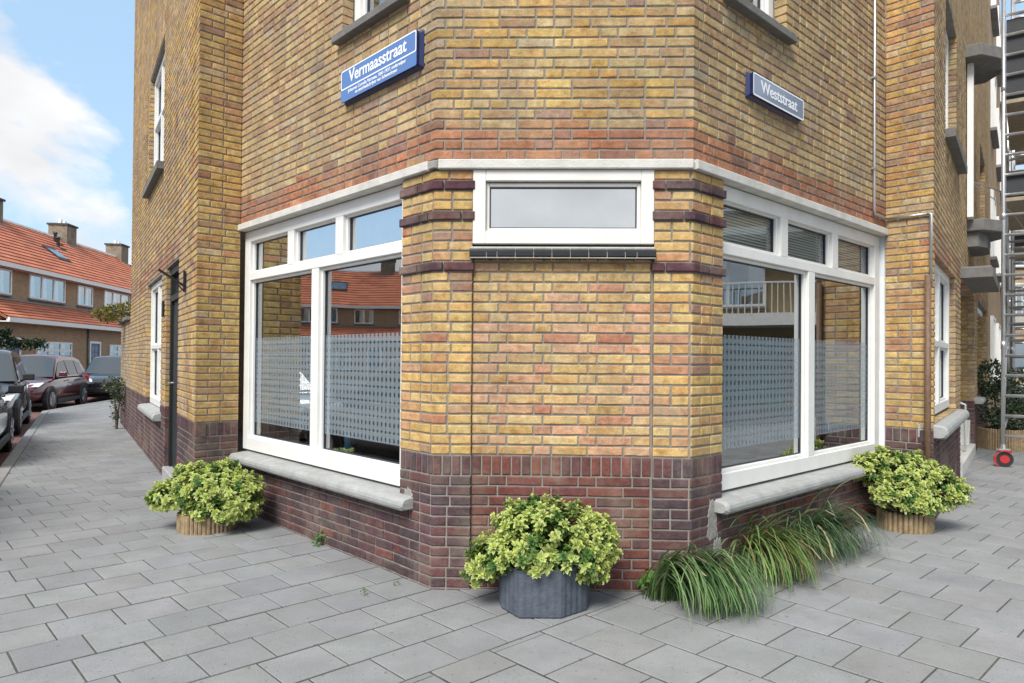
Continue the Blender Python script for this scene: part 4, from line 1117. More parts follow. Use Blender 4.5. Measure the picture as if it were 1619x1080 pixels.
def leaf(vs, fs, cs, p, dirv, up, ln, wd, ce, cm, fold=.25, curl=.15):
    b = len(vs); s = dirv.cross(up).normalized(); n = s.cross(dirv).normalized()
    P = [p, p + dirv * ln * .35 - s * wd * .5 + n * fold * wd, p + dirv * ln * .4, p + dirv * ln * .35 + s * wd * .5 + n * fold * wd,
         p + dirv * ln * .75 - s * wd * .42 + n * (fold * wd - curl * ln * .5), p + dirv * ln * .75 - n * curl * ln * .6, p + dirv * ln * .75 + s * wd * .42 + n * (fold * wd - curl * ln * .5), p + dirv * ln - n * curl * ln]
    vs.extend([tuple(q) for q in P])
    vc = [cm, ce, cm, ce, ce, cm, ce, ce]
    for f_ in ((0, 2, 1), (0, 3, 2), (1, 2, 5, 4), (2, 3, 6, 5), (4, 5, 7), (5, 6, 7)):
        fs.append(tuple(b + i for i in f_)); cs.append([vc[i] for i in f_])
def build_leaves(name, vs, fs, cs, parent, kind='stuff'):
    me = bpy.data.meshes.new(name); me.from_pydata(vs, [], fs); me.update()
    a = me.color_attributes.new('Col', 'FLOAT_COLOR', 'CORNER'); flat = []
    for c in cs:
        for q in c: flat.extend((*q, 1))
    a.data.foreach_set('color', flat); me.materials.append(M['leaf'])
    for p in me.polygons: p.use_smooth = True
    o = bpy.data.objects.new(name, me); link(o, parent); o['kind'] = kind; return o
def rv(r_): 
    while True:
        v = Vector((r_.uniform(-1, 1), r_.uniform(-1, 1), r_.uniform(-1, 1)))
        if .05 < v.length < 1: return v.normalized()
def euonymus(c, lobes, nros, lab, seed, lsize=.034, k=1.0, dz=0.0):
    """variegated shrub: rosettes of oval leaves over a set of lobes (centre, radii)"""
    r_ = random.Random(seed); o = empty('shrub', (*c, .18), 0, lab, 'shrub')
    lobes = [((a[0] * k, a[1] * k, a[2] * k + dz), (b[0] * k, b[1] * k, b[2] * k)) for a, b in lobes]
    vs, fs, cs = [], [], []; base = Vector((0, 0, 0)); tips = []
    wts = [l[1][0] * l[1][2] for l in lobes]; tw = sum(wts)
    cnt = 0; tries = 0
    while cnt < nros and tries < nros * 40:
        tries += 1
        t = r_.uniform(0, tw)
        for l, w in zip(lobes, wts):
            t -= w
            if t <= 0: break
        lc, lr = Vector(l[0]), l[1]; d = rv(r_)
        if d.z < -.55: continue
        q = lc + Vector((d.x * lr[0], d.y * lr[1], d.z * lr[2])) * r_.uniform(.86, 1.10)
        inner = r_.random() < .22
        if inner: q = lc + (q - lc) * r_.uniform(.6, .85)
        if any(l2 is not l and ((q.x - l2[0][0]) / l2[1][0]) ** 2 + ((q.y - l2[0][1]) / l2[1][1]) ** 2 + ((q.z - l2[0][2]) / l2[1][2]) ** 2 < .72 for l2 in lobes): continue
        if q.z < .03 - .18: continue
        n = Vector((d.x / lr[0], d.y / lr[1], d.z / lr[2])).normalized(); ax = (n + Vector((0, 0, .55)) + rv(r_) * .45).normalized()
        tips.append(q.copy()); cnt += 1
        s1 = ax.orthogonal().normalized(); s2 = ax.cross(s1)
        tone = r_.random(); 
        for ring, (k, el, sc, off) in enumerate(((4, 68, .62, .016), (5, 42, .9, .006), (6, 14, 1.08, -.010), (5, -8, 1.0, -.026))):
            for i in range(k):
                az = 2 * math.pi * (i + ring * .37) / k + r_.uniform(-.3, .3); e = R(el + r_.uniform(-12, 12))
                dv = (s1 * math.cos(az) + s2 * math.sin(az)) * math.cos(e) + ax * math.sin(e)
                ln = lsize * sc * r_.uniform(.8, 1.2); wd = ln * r_.uniform(.48, .62)
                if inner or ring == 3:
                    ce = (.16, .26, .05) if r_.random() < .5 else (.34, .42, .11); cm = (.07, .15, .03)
                elif tone < .12: ce = (.14, .26, .06); cm = (.07, .16, .04)
                else:
                    ye = r_.random(); ce = (.60 + .12 * ye, .64 + .08 * ye, .19 + .16 * r_.random()); cm = (.22, .36, .07) if r_.random() < .5 else (.46, .55, .12)
                    if ring == 0: ce = (.62, .70, .22); cm = (.50, .62, .14)
                kk = r_.uniform(.82, 1.1); ce = tuple(x * kk for x in ce); cm = tuple(x * kk for x in cm)
                leaf(vs, fs, cs, q + ax * off + dv * .004, dv.normalized(), ax, ln, wd, ce, cm, curl=r_.uniform(.05, .25))
    # darker leaves in the depth of the bush
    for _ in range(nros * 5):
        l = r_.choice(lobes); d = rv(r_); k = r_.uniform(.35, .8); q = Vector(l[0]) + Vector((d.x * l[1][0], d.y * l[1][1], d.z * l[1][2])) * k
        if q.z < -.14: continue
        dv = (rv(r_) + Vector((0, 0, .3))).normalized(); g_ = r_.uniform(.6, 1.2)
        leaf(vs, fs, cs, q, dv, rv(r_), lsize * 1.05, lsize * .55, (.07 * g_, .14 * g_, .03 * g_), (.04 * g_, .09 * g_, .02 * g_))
    build_leaves('foliage', vs, fs, cs, o)
    st = MB()
    for t in r_.sample(tips, min(60, len(tips))):
        m_ = t * .45 + Vector((r_.uniform(-.05, .05), r_.uniform(-.05, .05), .03)); st.tube([Vector((t.x * .12, t.y * .12, -.06)), m_, t * .97], [.006, .004, .002], 5)
    st.build('stem', M['stem'], o, kind='stuff')
    return o
# middle planter and shrub
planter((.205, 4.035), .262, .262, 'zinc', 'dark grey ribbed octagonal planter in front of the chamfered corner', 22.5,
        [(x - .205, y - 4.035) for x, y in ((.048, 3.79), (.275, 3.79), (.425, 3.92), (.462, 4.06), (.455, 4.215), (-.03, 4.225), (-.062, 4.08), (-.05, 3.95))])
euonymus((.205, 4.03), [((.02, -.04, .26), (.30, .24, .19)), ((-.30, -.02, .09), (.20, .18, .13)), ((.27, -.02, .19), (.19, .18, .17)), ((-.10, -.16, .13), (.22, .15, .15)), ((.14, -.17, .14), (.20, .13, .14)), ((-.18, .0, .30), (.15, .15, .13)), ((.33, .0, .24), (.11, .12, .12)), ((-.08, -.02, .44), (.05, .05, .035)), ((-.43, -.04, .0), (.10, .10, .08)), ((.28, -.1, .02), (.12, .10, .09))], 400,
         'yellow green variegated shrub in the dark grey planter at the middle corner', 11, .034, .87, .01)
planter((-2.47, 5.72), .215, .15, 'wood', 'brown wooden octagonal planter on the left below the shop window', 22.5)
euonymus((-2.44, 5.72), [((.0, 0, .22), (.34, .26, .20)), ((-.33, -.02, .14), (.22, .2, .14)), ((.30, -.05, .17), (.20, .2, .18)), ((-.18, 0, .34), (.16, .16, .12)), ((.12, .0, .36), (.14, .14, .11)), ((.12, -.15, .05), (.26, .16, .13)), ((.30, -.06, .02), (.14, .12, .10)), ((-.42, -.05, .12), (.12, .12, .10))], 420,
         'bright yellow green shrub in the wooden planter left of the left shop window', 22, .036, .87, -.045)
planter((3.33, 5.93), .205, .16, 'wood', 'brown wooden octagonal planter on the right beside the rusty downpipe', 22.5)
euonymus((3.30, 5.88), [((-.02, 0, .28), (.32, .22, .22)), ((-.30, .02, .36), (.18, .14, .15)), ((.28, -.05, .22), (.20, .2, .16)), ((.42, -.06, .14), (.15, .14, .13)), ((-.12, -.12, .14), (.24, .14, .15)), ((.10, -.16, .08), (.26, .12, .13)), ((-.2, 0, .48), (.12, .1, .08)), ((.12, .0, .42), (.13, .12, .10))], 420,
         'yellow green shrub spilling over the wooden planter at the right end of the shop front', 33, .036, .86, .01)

def grass(c, n, ln, spread, lean, cols, lab, seed, width=.0052, line=None, seeds=0, name='grass_tuft'):
    r_ = random.Random(seed); o = empty(name, (*c, 0), 0, lab, 'grass'); vs, fs, cs = [], [], []
    lean = Vector(lean)
    for i in range(n + seeds):
        isseed = i >= n
        t = r_.uniform(-1, 1); b = Vector((line[0] * t, line[1] * t, 0)) if line else Vector((0, 0, 0)); b += Vector((r_.gauss(0, .035), r_.gauss(0, .03), 0))
        az = r_.uniform(0, 2 * math.pi); h = Vector((math.cos(az), math.sin(az), 0)) * r_.uniform(.1, 1) * spread + lean * r_.uniform(.45, 1.15)
        if h.length < .05: h = lean.copy()
        L_ = ln * r_.uniform(.6, 1.12) * (1.15 if isseed else 1); hl = h.length; hd_ = h.normalized(); pts = []
        N = 8; e0 = R(r_.uniform(58, 84)); drop = r_.uniform(1.5, 2.5) if not isseed else r_.uniform(1.0, 1.7); p = b.copy(); e = e0
        for k in range(N + 1):
            pts.append(p.copy()); p = p + (hd_ * math.cos(e) + Vector((0, 0, 1)) * math.sin(e)) * (L_ / N); e -= drop / N * (1.5 if k > 1 else .6) * min(1.3, .6 + hl * 2)
            if p.z < .012: p.z = .012 + r_.uniform(0, .01)
        sd = hd_.cross(Vector((0, 0, 1))).normalized(); w = width * r_.uniform(.7, 1.25); c0 = r_.choice(cols); kk = r_.uniform(.75, 1.2); c0 = tuple(x * kk for x in c0)
        tipc = tuple(min(1, a * 1.25 + .02) for a in c0)
        if isseed: c0 = tipc = (.52, .42, .24); w *= .6
        bi = len(vs)
        for k, q in enumerate(pts):
            ww = w * (1 - (k / N) ** 3 * .75) * (.6 if k == 0 else 1)
            if isseed and k >= N - 3: ww = w * 2.6
            vs.append(tuple(q - sd * ww)); vs.append(tuple(q + sd * ww + Vector((0, 0, ww * .5))))
        for k in range(N):
            a = bi + 2 * k; fs.append((a, a + 1, a + 3, a + 2)); m_ = k / N; q = tuple(c0[j] * (1 - m_) * .8 + tipc[j] * m_ for j in range(3)); cs.append([q] * 4)
    build_leaves('blades', vs, fs, cs, o); return o
GR = [(.085, .17, .055), (.12, .23, .065), (.07, .14, .06), (.17, .27, .10), (.24, .33, .14)]
GY = [(.14, .23, .05), (.20, .31, .07), (.12, .21, .05), (.17, .27, .08), (.28, .19, .09), (.28, .36, .14)]
GB = [(.08, .15, .065), (.10, .19, .08), (.07, .13, .06), (.14, .22, .11)]
grass((1.00, 4.15), 400, .72, .20, (.26, -.36, 0), GR, 'arching dark green grass clump at the foot of the right pilaster', 5, width=.006, line=(.15, .04), seeds=3)
grass((1.60, 4.70), 400, .70, .26, (.20, -.24, 0), GY, 'yellowish green grass clump with brown blades under the right sill', 6, width=.006, line=(.12, .12), seeds=4)
grass((2.22, 5.24), 400, .66, .24, (.16, -.20, 0), GB, 'bluish green grass clump next to the right wooden planter', 7, width=.006, line=(.25, .24), seeds=7)
def weed(c, n, h, lab, seed, cols=((.10, .22, .05), (.14, .28, .06))):
    r_ = random.Random(seed); vs, fs, cs = [], [], []
    for i in range(n):
        q = Vector((r_.gauss(0, h * .3), r_.gauss(0, h * .3), r_.uniform(.1, 1) * h)); dv = (rv(r_) + Vector((0, 0, .4))).normalized()
        c0 = r_.choice(cols); leaf(vs, fs, cs, q, dv, rv(r_), h * .4, h * .2, c0, tuple(x * .8 for x in c0))
    o = build_leaves('weed', vs, fs, cs, None); del o['kind']; o.location = (*c, 0); tag(o, lab, 'weed'); return o
weed((-1.43, 5.22), 45, .085, 'small green weed at the foot of the left plinth', 3)
weed((.84, 4.20), 60, .12, 'bright green weed left of the first grass clump', 4)
weed((-.70, 4.33), 20, .03, 'tiny weed in the joint at the left pilaster', 5)
weed((-.86, 4.16), 26, .03, 'flat moss tuft between paving slabs before the left pilaster', 6)

def bush(c, lobes, n, lab, seed, cols, lsize=.06, cat='shrub', name='bush', trunk=None):
    r_ = random.Random(seed); o = empty(name, (*c, 0), 0, lab, cat); vs, fs, cs = [], [], []
    for i in range(n):
        l = r_.choice(lobes); d = rv(r_); k = r_.uniform(.3, 1.08) ** .5; q = Vector(l[0]) + Vector((d.x * l[1][0], d.y * l[1][1], d.z * l[1][2])) * k
        c0 = r_.choice(cols); kk = r_.uniform(.7, 1.3); c0 = tuple(x * kk for x in c0)
        leaf(vs, fs, cs, q, (d + rv(r_) + Vector((0, 0, .2))).normalized(), rv(r_), lsize * r_.uniform(.6, 1.3), lsize * .5, c0, tuple(x * .75 for x in c0))
    build_leaves('foliage', vs, fs, cs, o)
    st = MB()
    for l in lobes:
        p = Vector(l[0]); st.tube([(0, 0, 0) if not trunk else Vector(trunk), (p * .5 + Vector((0, 0, .05))) if not trunk else (p + Vector(trunk)) / 2, p], [.02, .014, .005] if not trunk else [.012, .01, .004], 6)
    st.build('stem', M['stem'], o, kind='stuff')
    return o
# right far planter with dark bush
planter((8.15, 11.55), .42, .34, 'wood', 'large wooden planter in front of the right row house behind the scaffold', 22.5)
bush((8.1, 11.6), [((0, 0, .75), (.38, .3, .42)), ((-.2, -.05, 1.15), (.22, .2, .3)), ((.25, 0, .95), (.3, .25, .35)), ((.1, -.1, .5), (.4, .25, .2))], 2600, 'dark green shrub growing from the large planter by the scaffold', 9, [(.035, .07, .03), (.05, .10, .035), (.08, .13, .06), (.16, .2, .13)], .06)
# thin shrub and creeper at the garden wall
gq = OL + hd(AL) * 8.7 + FFL.O * .14
bush(gq, [((0, 0, .45), (.10, .12, .42)), ((-.06, -.02, .85), (.20, .14, .14)), ((.04, .06, .7), (.12, .14, .26))], 600, 'thin straggly shrub standing against the garden wall on the left', 12, [(.07, .11, .05), (.11, .14, .07), (.16, .17, .10)], .05)
gq2 = OL + hd(AL) * 9.0 + FFL.O * .12
b2 = bush(gq2, [((.0, .1, 2.25), (.32, .3, .16)), ((-.25, .0, 2.22), (.2, .22, .13)), ((.15, .2, 2.32), (.25, .3, .14))], 700, 'yellow green creeper hanging over the dark coping of the garden wall', 13, [(.22, .20, .04), (.30, .22, .05), (.12, .15, .04)], .07, cat='climbing plant', name='creeper', trunk=(.1, .25, 2.0))

# ================================================================== CARS
def loft(mb, rows, close=False, col=None):
    n = len(rows[0]); vs = [v for r_ in rows for v in r_]; fs = []
    for i in range(len(rows) - 1):
        for k in range(n - 1): fs.append((i * n + k, i * n + k + 1, (i + 1) * n + k + 1, (i + 1) * n + k))
    mb.add(vs, fs, col)
def car(name, loc, heading, paint, lab, kind='hatch', length=4.2, height=1.48, trim=None, group=None):
    """x forward, y left. heading: compass deg the nose points to"""
    root = empty(name, loc, math.atan2(hd(heading).y, hd(heading).x), lab, 'car', group)
    L2 = length / 2; h = height; wb = length * .31; belt = .93 if h < 1.6 else 1.02; hw = .87
    if kind == 'van': prof = [(-L2, .62, .5), (-L2 + .05, .95, 1.0), (-L2 + .5, belt + .02, 1.0), (0, belt, 1), (L2 - 1.25, belt, 1.0), (L2 - .95, belt - .01, .99), (L2 - .45, .86, .95), (L2 - .12, .76, .86), (L2, .62, .74)]
    else: prof = [(-L2, .60, .72), (-L2 + .06, .84, .90), (-L2 + .35, belt, .96), (-.6, belt, 1.0), (.55, belt - .02, 1.0), (L2 - 1.05, belt - .04, .98), (L2 - .55, .84, .94), (L2 - .16, .74, .84), (L2, .60, .70)]
    mb = MB(); rows = []
    for (x, zt, wk) in prof:
        w = hw * wk; zb = .22 if abs(x) < L2 - .1 else .30; row = []
        half = [(0, zb), (w * .80, zb), (w * .97, zb + .10), (w, zb + .28), (w * .985, zt - .16), (w * .93, zt - .035), (w * .80, zt + .015), (w * .4, zt + .035), (0, zt + .04)]
        for y, z in half: row.append((x, y, z))
        for y, z in reversed(half[:-1]): row.append((x, -y, z))
        rows.append(row)
    loft(mb, rows); n = len(rows[0])
    mb.add(rows[0], [tuple(range(n))]); mb.add(rows[-1], [tuple(reversed(range(n)))])
    body = mb.build('body', paint, root, smooth=True); sub(body, 2)
    # greenhouse
    if kind == 'van': gx = [(-L2 + .10, belt), (-L2 + .22, h - .06), (-L2 + .6, h), (.2, h), (.75, h - .05), (L2 - 1.0, belt - .02)]
    else: gx = [(-L2 + .30, belt), (-L2 + .62, h - .10), (-L2 + 1.1, h - .01), (-.1, h), (.35, h - .06), (L2 - 1.12, belt - .06)]
    if kind == 'estate': gx[0] = (-L2 + .12, belt); gx[1] = (-L2 + .34, h - .08); gx[2] = (-L2 + .8, h - .01)
    rb, rf, rr_, rt, rfr, wsb = gx[0], gx[1], gx[2], gx[3], gx[4], gx[5]
    wB, wR = hw * .93, hw * .70
    def prow_(x, z):
        k = (z - belt) / (h - belt); w = wB + (wR - wB) * max(0, k) ** .9
        return [(x, w, z - .0), (x, w * .86, z + .03 * k), (x, w * .45, z + .055 * k), (x, 0, z + .062 * k), (x, -w * .45, z + .055 * k), (x, -w * .86, z + .03 * k), (x, -w, z)]
    rows = [prow_(*g_) for g_ in gx]; mb = MB(); loft(mb, rows)
    # side skins between belt line and roof edge
    for sgn in (1, -1):
        idx = 0 if sgn > 0 else 6
        for i in range(len(gx) - 1):
            a = Vector(rows[i][idx]); b = Vector(rows[i + 1][idx]); a0 = Vector((a.x, sgn * wB, belt - .02)); b0 = Vector((b.x, sgn * wB, belt - .02))
            if i == 0: a0 = Vector((gx[0][0], sgn * wB, belt - .02))
            mb.add([a0, b0, b, a], [(0, 1, 2, 3) if sgn < 0 else (3, 2, 1, 0)])
    roof = mb.build('roof', paint, root, smooth=True)
    # glass quads laid 5 mm proud
    def quad(name_, pts, off, mat_, inset_=.0):
        P = [Vector(p) for p in pts]; c = sum(P, Vector()) / len(P); nrm = (P[1] - P[0]).cross(P[2] - P[0]).normalized()
        if nrm.dot(c - Vector((0, 0, .9))) < 0: nrm = -nrm
        P = [p + (c - p).normalized() * inset_ + nrm * off for p in P]
        q = MB(); q.add(P, [tuple(range(len(P)))]); return q.build(name_, mat_, root)
    G = M['carglass']
    def lerp(a, b, t): return Vector(a) + (Vector(b) - Vector(a)) * t
    def wglass(r1, r2, nm):
        q = MB(); rws = []
        c1 = [Vector(p) for p in r1]; c2 = [Vector(p) for p in r2]
        for t in (.06, .5, .95):
            row = [lerp(a, b, t) for a, b in zip(c1, c2)]; m0 = sum(row, Vector()) / 7
            row = [p + Vector(((.032 if p.x > 0 else -.032), 0, .022)) for p in row]; row[0] = lerp(row[0], row[1], .35); row[-1] = lerp(row[-1], row[-2], .35); rws.append(row)
        loft(q, rws); q.build(nm, G, root, smooth=True)
    wglass(rows[-1], rows[-2], 'windscreen'); wglass(rows[0], rows[1], 'rear_window')
    for sgn in (1, -1):
        def sp(x, t):   # point on side skin
            # roof edge at x
            xs = [g_[0] for g_ in gx]; z = None
            for i in range(len(gx) - 1):
                if xs[i] <= x <= xs[i + 1]: z = gx[i][1] + (gx[i + 1][1] - gx[i][1]) * (x - xs[i]) / (xs[i + 1] - xs[i]); break
            if z is None: z = belt
            z2 = belt - .02 + (z - belt) * t; k = max(0, (z2 - belt) / (h - belt)); w = wB + (wR - wB) * k ** .9
            return Vector((x, sgn * (w + .009), z2))
        x0, x1 = gx[1][0] + .06, gx[5][0] - .12; cutsx = [x0, (x0 + .0) * .5 + -.25 * .5, .02 if kind != 'van' else -.1, x1]
        cutsx = [x0, x0 + (x1 - x0) * .22, x0 + (x1 - x0) * .56, x1]
        for i in range(3):
            a, b = cutsx[i] + .03, cutsx[i + 1] - .03; N = 6; lo = [sp(a + (b - a) * k / N, .10 if k else .12) for k in range(N + 1)]; hi = [sp(a + (b - a) * k / N, .84) for k in range(N + 1)]
            q = MB(); loft(q, [lo, hi]); q.build('side_window', G, root)
    # wheels
    for x in (-wb, wb * 1.0):
        for sgn in (1, -1):
            y = sgn * (hw - .02)
            mb = MB(); mb.tube([(x, y - sgn * .10, .31), (x, y + sgn * .012, .31)], .375, 20); mb.build('wheel_arch', M['blackplastic'], root)
            mb = MB(); mb.tube([(x, y - sgn * .18, .31), (x, y - sgn * .15, .31), (x, y + sgn * .0, .31), (x, y + sgn * .022, .31)], [.29, .315, .315, .285], 22)
            wh = mb.build('wheel', M['tyre'], root, smooth=False)
            mb = MB(); mb.tube([(x, y + sgn * .015, .31), (x, y + sgn * .026, .31)], .205, 20)
            for k in range(7):
                a = 2 * math.pi * k / 7; mb.bar((x + .04 * math.cos(a), y + sgn * .03, .31 + .04 * math.sin(a)), (x + .2 * math.cos(a), y + sgn * .03, .31 + .2 * math.sin(a)), .035, .02, up=(0, 1, 0))
            mb.build('rim', M['rim'], wh)
    # lamps, grille, plate, mirrors, handles, bumpers
    for sgn in (1, -1):
        mb = MB(); vs = [(L2 - .07, sgn * .36, .66), (L2 - .20, sgn * .74, .67), (L2 - .42, sgn * .80, .78), (L2 - .16, sgn * .40, .76)]
        c = Vector((L2 - .5, 0, .6)); vs2 = [tuple(Vector(v) + Vector((.035, sgn * .012, .012))) for v in vs]; mb.add(vs + vs2, [(4, 5, 6, 7), (0, 1, 5, 4), (1, 2, 6, 5), (2, 3, 7, 6), (3, 0, 4, 7)]); mb.build('headlight', M['lamp_glass'], root)
        mb = MB(); mb.box((-L2 + .06, sgn * .68, .80), (.10, .20, .22)); o = mb.build('tail_light', M['red_lamp'], root); bevel(o, .02, 2)
        mb = MB(); mb.box((L2 - 1.32, sgn * (hw + .09), belt + .07), (.10, .20, .13)); mb.bar((L2 - 1.32, sgn * (hw - .05), belt), (L2 - 1.32, sgn * (hw + .03), belt + .05), .04); o = mb.build('mirror', trim or M['blackplastic'], root); bevel(o, .03, 2)
    mb = MB(); mb.box((L2 - .015, 0, .62), (.06, .62, .10)); mb.box((L2 - .02, 0, .40), (.06, 1.1, .14)); o = mb.build('grille', M['blackplastic'], root); bevel(o, .01)
    mb = MB()
    for sgn in (1, -1):
        mb.box((0, sgn * (hw - .005), .27), (wb * 2 - .8, .03, .10))
        for x in (.15, -.75): mb.box((x, sgn * (hw + .004), belt - .12), (.16, .02, .025))
    mb.build('side_trim', M['blackplastic'], root)
    mb = MB(); mb.prism([(-L2 + .3, -.78), (L2 - .3, -.78), (L2 - .3, .78), (-L2 + .3, .78)], .16, .24); mb.build('underbody', M['blackplastic'], root)
    return root
def sub(o, n):
    md = o.modifiers.new('smooth', 'SUBSURF'); md.levels = n; md.render_levels = n
P_silver = carpaint('silver_car_paint', (.36, .38, .40), .25); P_dark = carpaint('black_car_paint', (.02, .022, .028), .3); P_red = carpaint('burgundy_car_paint', (.10, .008, .014), .3)
P_grey = carpaint('graphite_car_paint', (.10, .11, .13), .5); P_blue = carpaint('pale_blue_car_paint', (.34, .42, .48), .5)
RZ = -.126
def kerbpt(p, off): return p
d1 = hd(-31.4); n1_ = Vector((-d1.y, d1.x))     # to the road side (left)
c1 = kx(10.3) + Vector((-.857, -.515)) * 1.05
GC = 'cars parked along the kerb of the left street'
car('parked_car', (-8.10, 9.72, RZ), -31.4, P_silver, 'silver grey car cut off by the left edge, nearest in the parked row', 'hatch', 4.1, 1.48, trim=M['blackplastic'], group=GC)
c2 = kx(14.75) + Vector((-.857, -.515)) * 1.02
car('parked_car', (c2.x, c2.y, RZ), 148.6, P_dark, 'black car with roof rails facing the camera, second in the parked row', 'estate', 4.3, 1.60, group=GC)
car('parked_car', (-13.85, 20.4, RZ), 165, P_red, 'dark red burgundy hatchback parked third in the row', 'hatch', 4.25, 1.50, trim=P_red, group=GC)
car('parked_car', (-14.1, 24.9, RZ), 158, P_dark, 'black car with broad windscreen at the far end of the parked row', 'hatch', 4.2, 1.48, group=GC)

# cars and buildings that only show as reflections in the shop windows
car('parked_car', (-5.85, 5.35, RZ), -31.4, P_silver, 'silver car beside the left kerb, seen as the reflection in the left shop window', 'hatch', 4.4, 1.56)
car('parked_car', (17.5, 5.2, RZ), 46, P_blue, 'pale blue car across the right street, reflected in the right shop window', 'hatch', 4.2, 1.45)

# ================================================================== RED ROOFED HOUSES
def tile_roof(parent, fr, u0, u1, d0, z0, d1, z1, rows, name='roof'):
    """stepped rows of tiles from eave (d0,z0) up to ridge (d1,z1)"""
    mb = MB(); sl = Vector((d1 - d0, z1 - z0)); ln = sl.length; sd = sl.normalized(); nr = Vector((-sd.y, sd.x)); 
    if nr.y < 0: nr = -nr
    for i in range(rows):
        a = Vector((d0, z0)) + sl * (i / rows); b = Vector((d0, z0)) + sl * ((i + 1) / rows)
        A = a + nr * .055; B = b + nr * .018; A0 = a + nr * .0
        cols = max(1, int((u1 - u0) / .6))
        for c in range(cols):
            x0 = u0 + (u1 - u0) * c / cols; x1 = u0 + (u1 - u0) * (c + 1) / cols
            col = pick([((.56, .185, .10), 4), ((.60, .21, .115), 3), ((.50, .16, .09), 2), ((.42, .15, .09), .5)], .06)
            mb.add([fr.p(x0, A.x, A.y), fr.p(x1, A.x, A.y), fr.p(x1, B.x, B.y), fr.p(x0, B.x, B.y)], [(0, 1, 2, 3)], col)
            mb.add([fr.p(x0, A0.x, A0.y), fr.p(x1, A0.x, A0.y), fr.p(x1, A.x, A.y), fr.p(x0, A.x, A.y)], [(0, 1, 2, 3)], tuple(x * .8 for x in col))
    th = .10
    p = [(d0, z0), (d1, z1), (d1, z1 - th), (d0, z0 - th)]
    vs = [fr.p(u, d, z) for u in (u0, u1) for d, z in p]; mb.add(vs, [(0, 1, 2, 3), (7, 6, 5, 4)] + [(k, 4 + k, 4 + (k + 1) % 4, (k + 1) % 4) for k in range(4)], (.4, .12, .06))
    return pchild(mb, name, M['roof_red'], parent)
def hwin(house, fr, u0, u1, z0, z1, d, n, split=None, name='window'):
    mb = MB(); f_ = .075
    fr.box(mb, u0, u0 + f_, d, d + .06, z0, z1); fr.box(mb, u1 - f_, u1, d, d + .06, z0, z1); fr.box(mb, u0 + f_, u1 - f_, d, d + .06, z1 - f_, z1); fr.box(mb, u0 + f_, u1 - f_, d, d + .06, z0, z0 + f_)
    for i in range(1, n):
        c = u0 + (u1 - u0) * i / n; fr.box(mb, c - .06, c + .06, d, d + .058, z0 + f_, z1 - f_)
    if split: fr.box(mb, u0 + f_, u1 - f_, d, d + .055, split - .05, split + .05)
    w = pchild(mb, name, M['white_trim'], house)
    for i in range(n):
        a = u0 + (u1 - u0) * i / n + (.06 if i else f_); b = u0 + (u1 - u0) * (i + 1) / n - (.06 if i < n - 1 else f_); g_ = MB()
        g_.add([fr.p(a, d + .03, z0 + f_), fr.p(b, d + .03, z0 + f_), fr.p(b, d + .03, z1 - f_), fr.p(a, d + .03, z1 - f_)], [(0, 1, 2, 3)]); g_.build('glass_pane', M['glass'], w)
        q = MB(); q.add([fr.p(a, d + .012, z0 + f_), fr.p(a + (b - a) * .45, d + .012, z0 + f_), fr.p(a + (b - a) * .4, d + .012, z1 - f_), fr.p(a, d + .012, z1 - f_)], [(0, 1, 2, 3)]); q.build('curtain', M['curtain'], w)
    q = MB(); fr.box(q, u0 + .02, u1 - .02, d - .03, d + .008, z0 + .02, z1 - .02); q.build('unlit_room_panel', M['gasket'], w)  # thin near-black panel, its colour stands in for the unlit room
    q = MB(); fr.box(q, u0 - .04, u1 + .04, d, d + .12, z0 - .07, z0 - .003); q.build('sill', M['lead'], w)
    return w
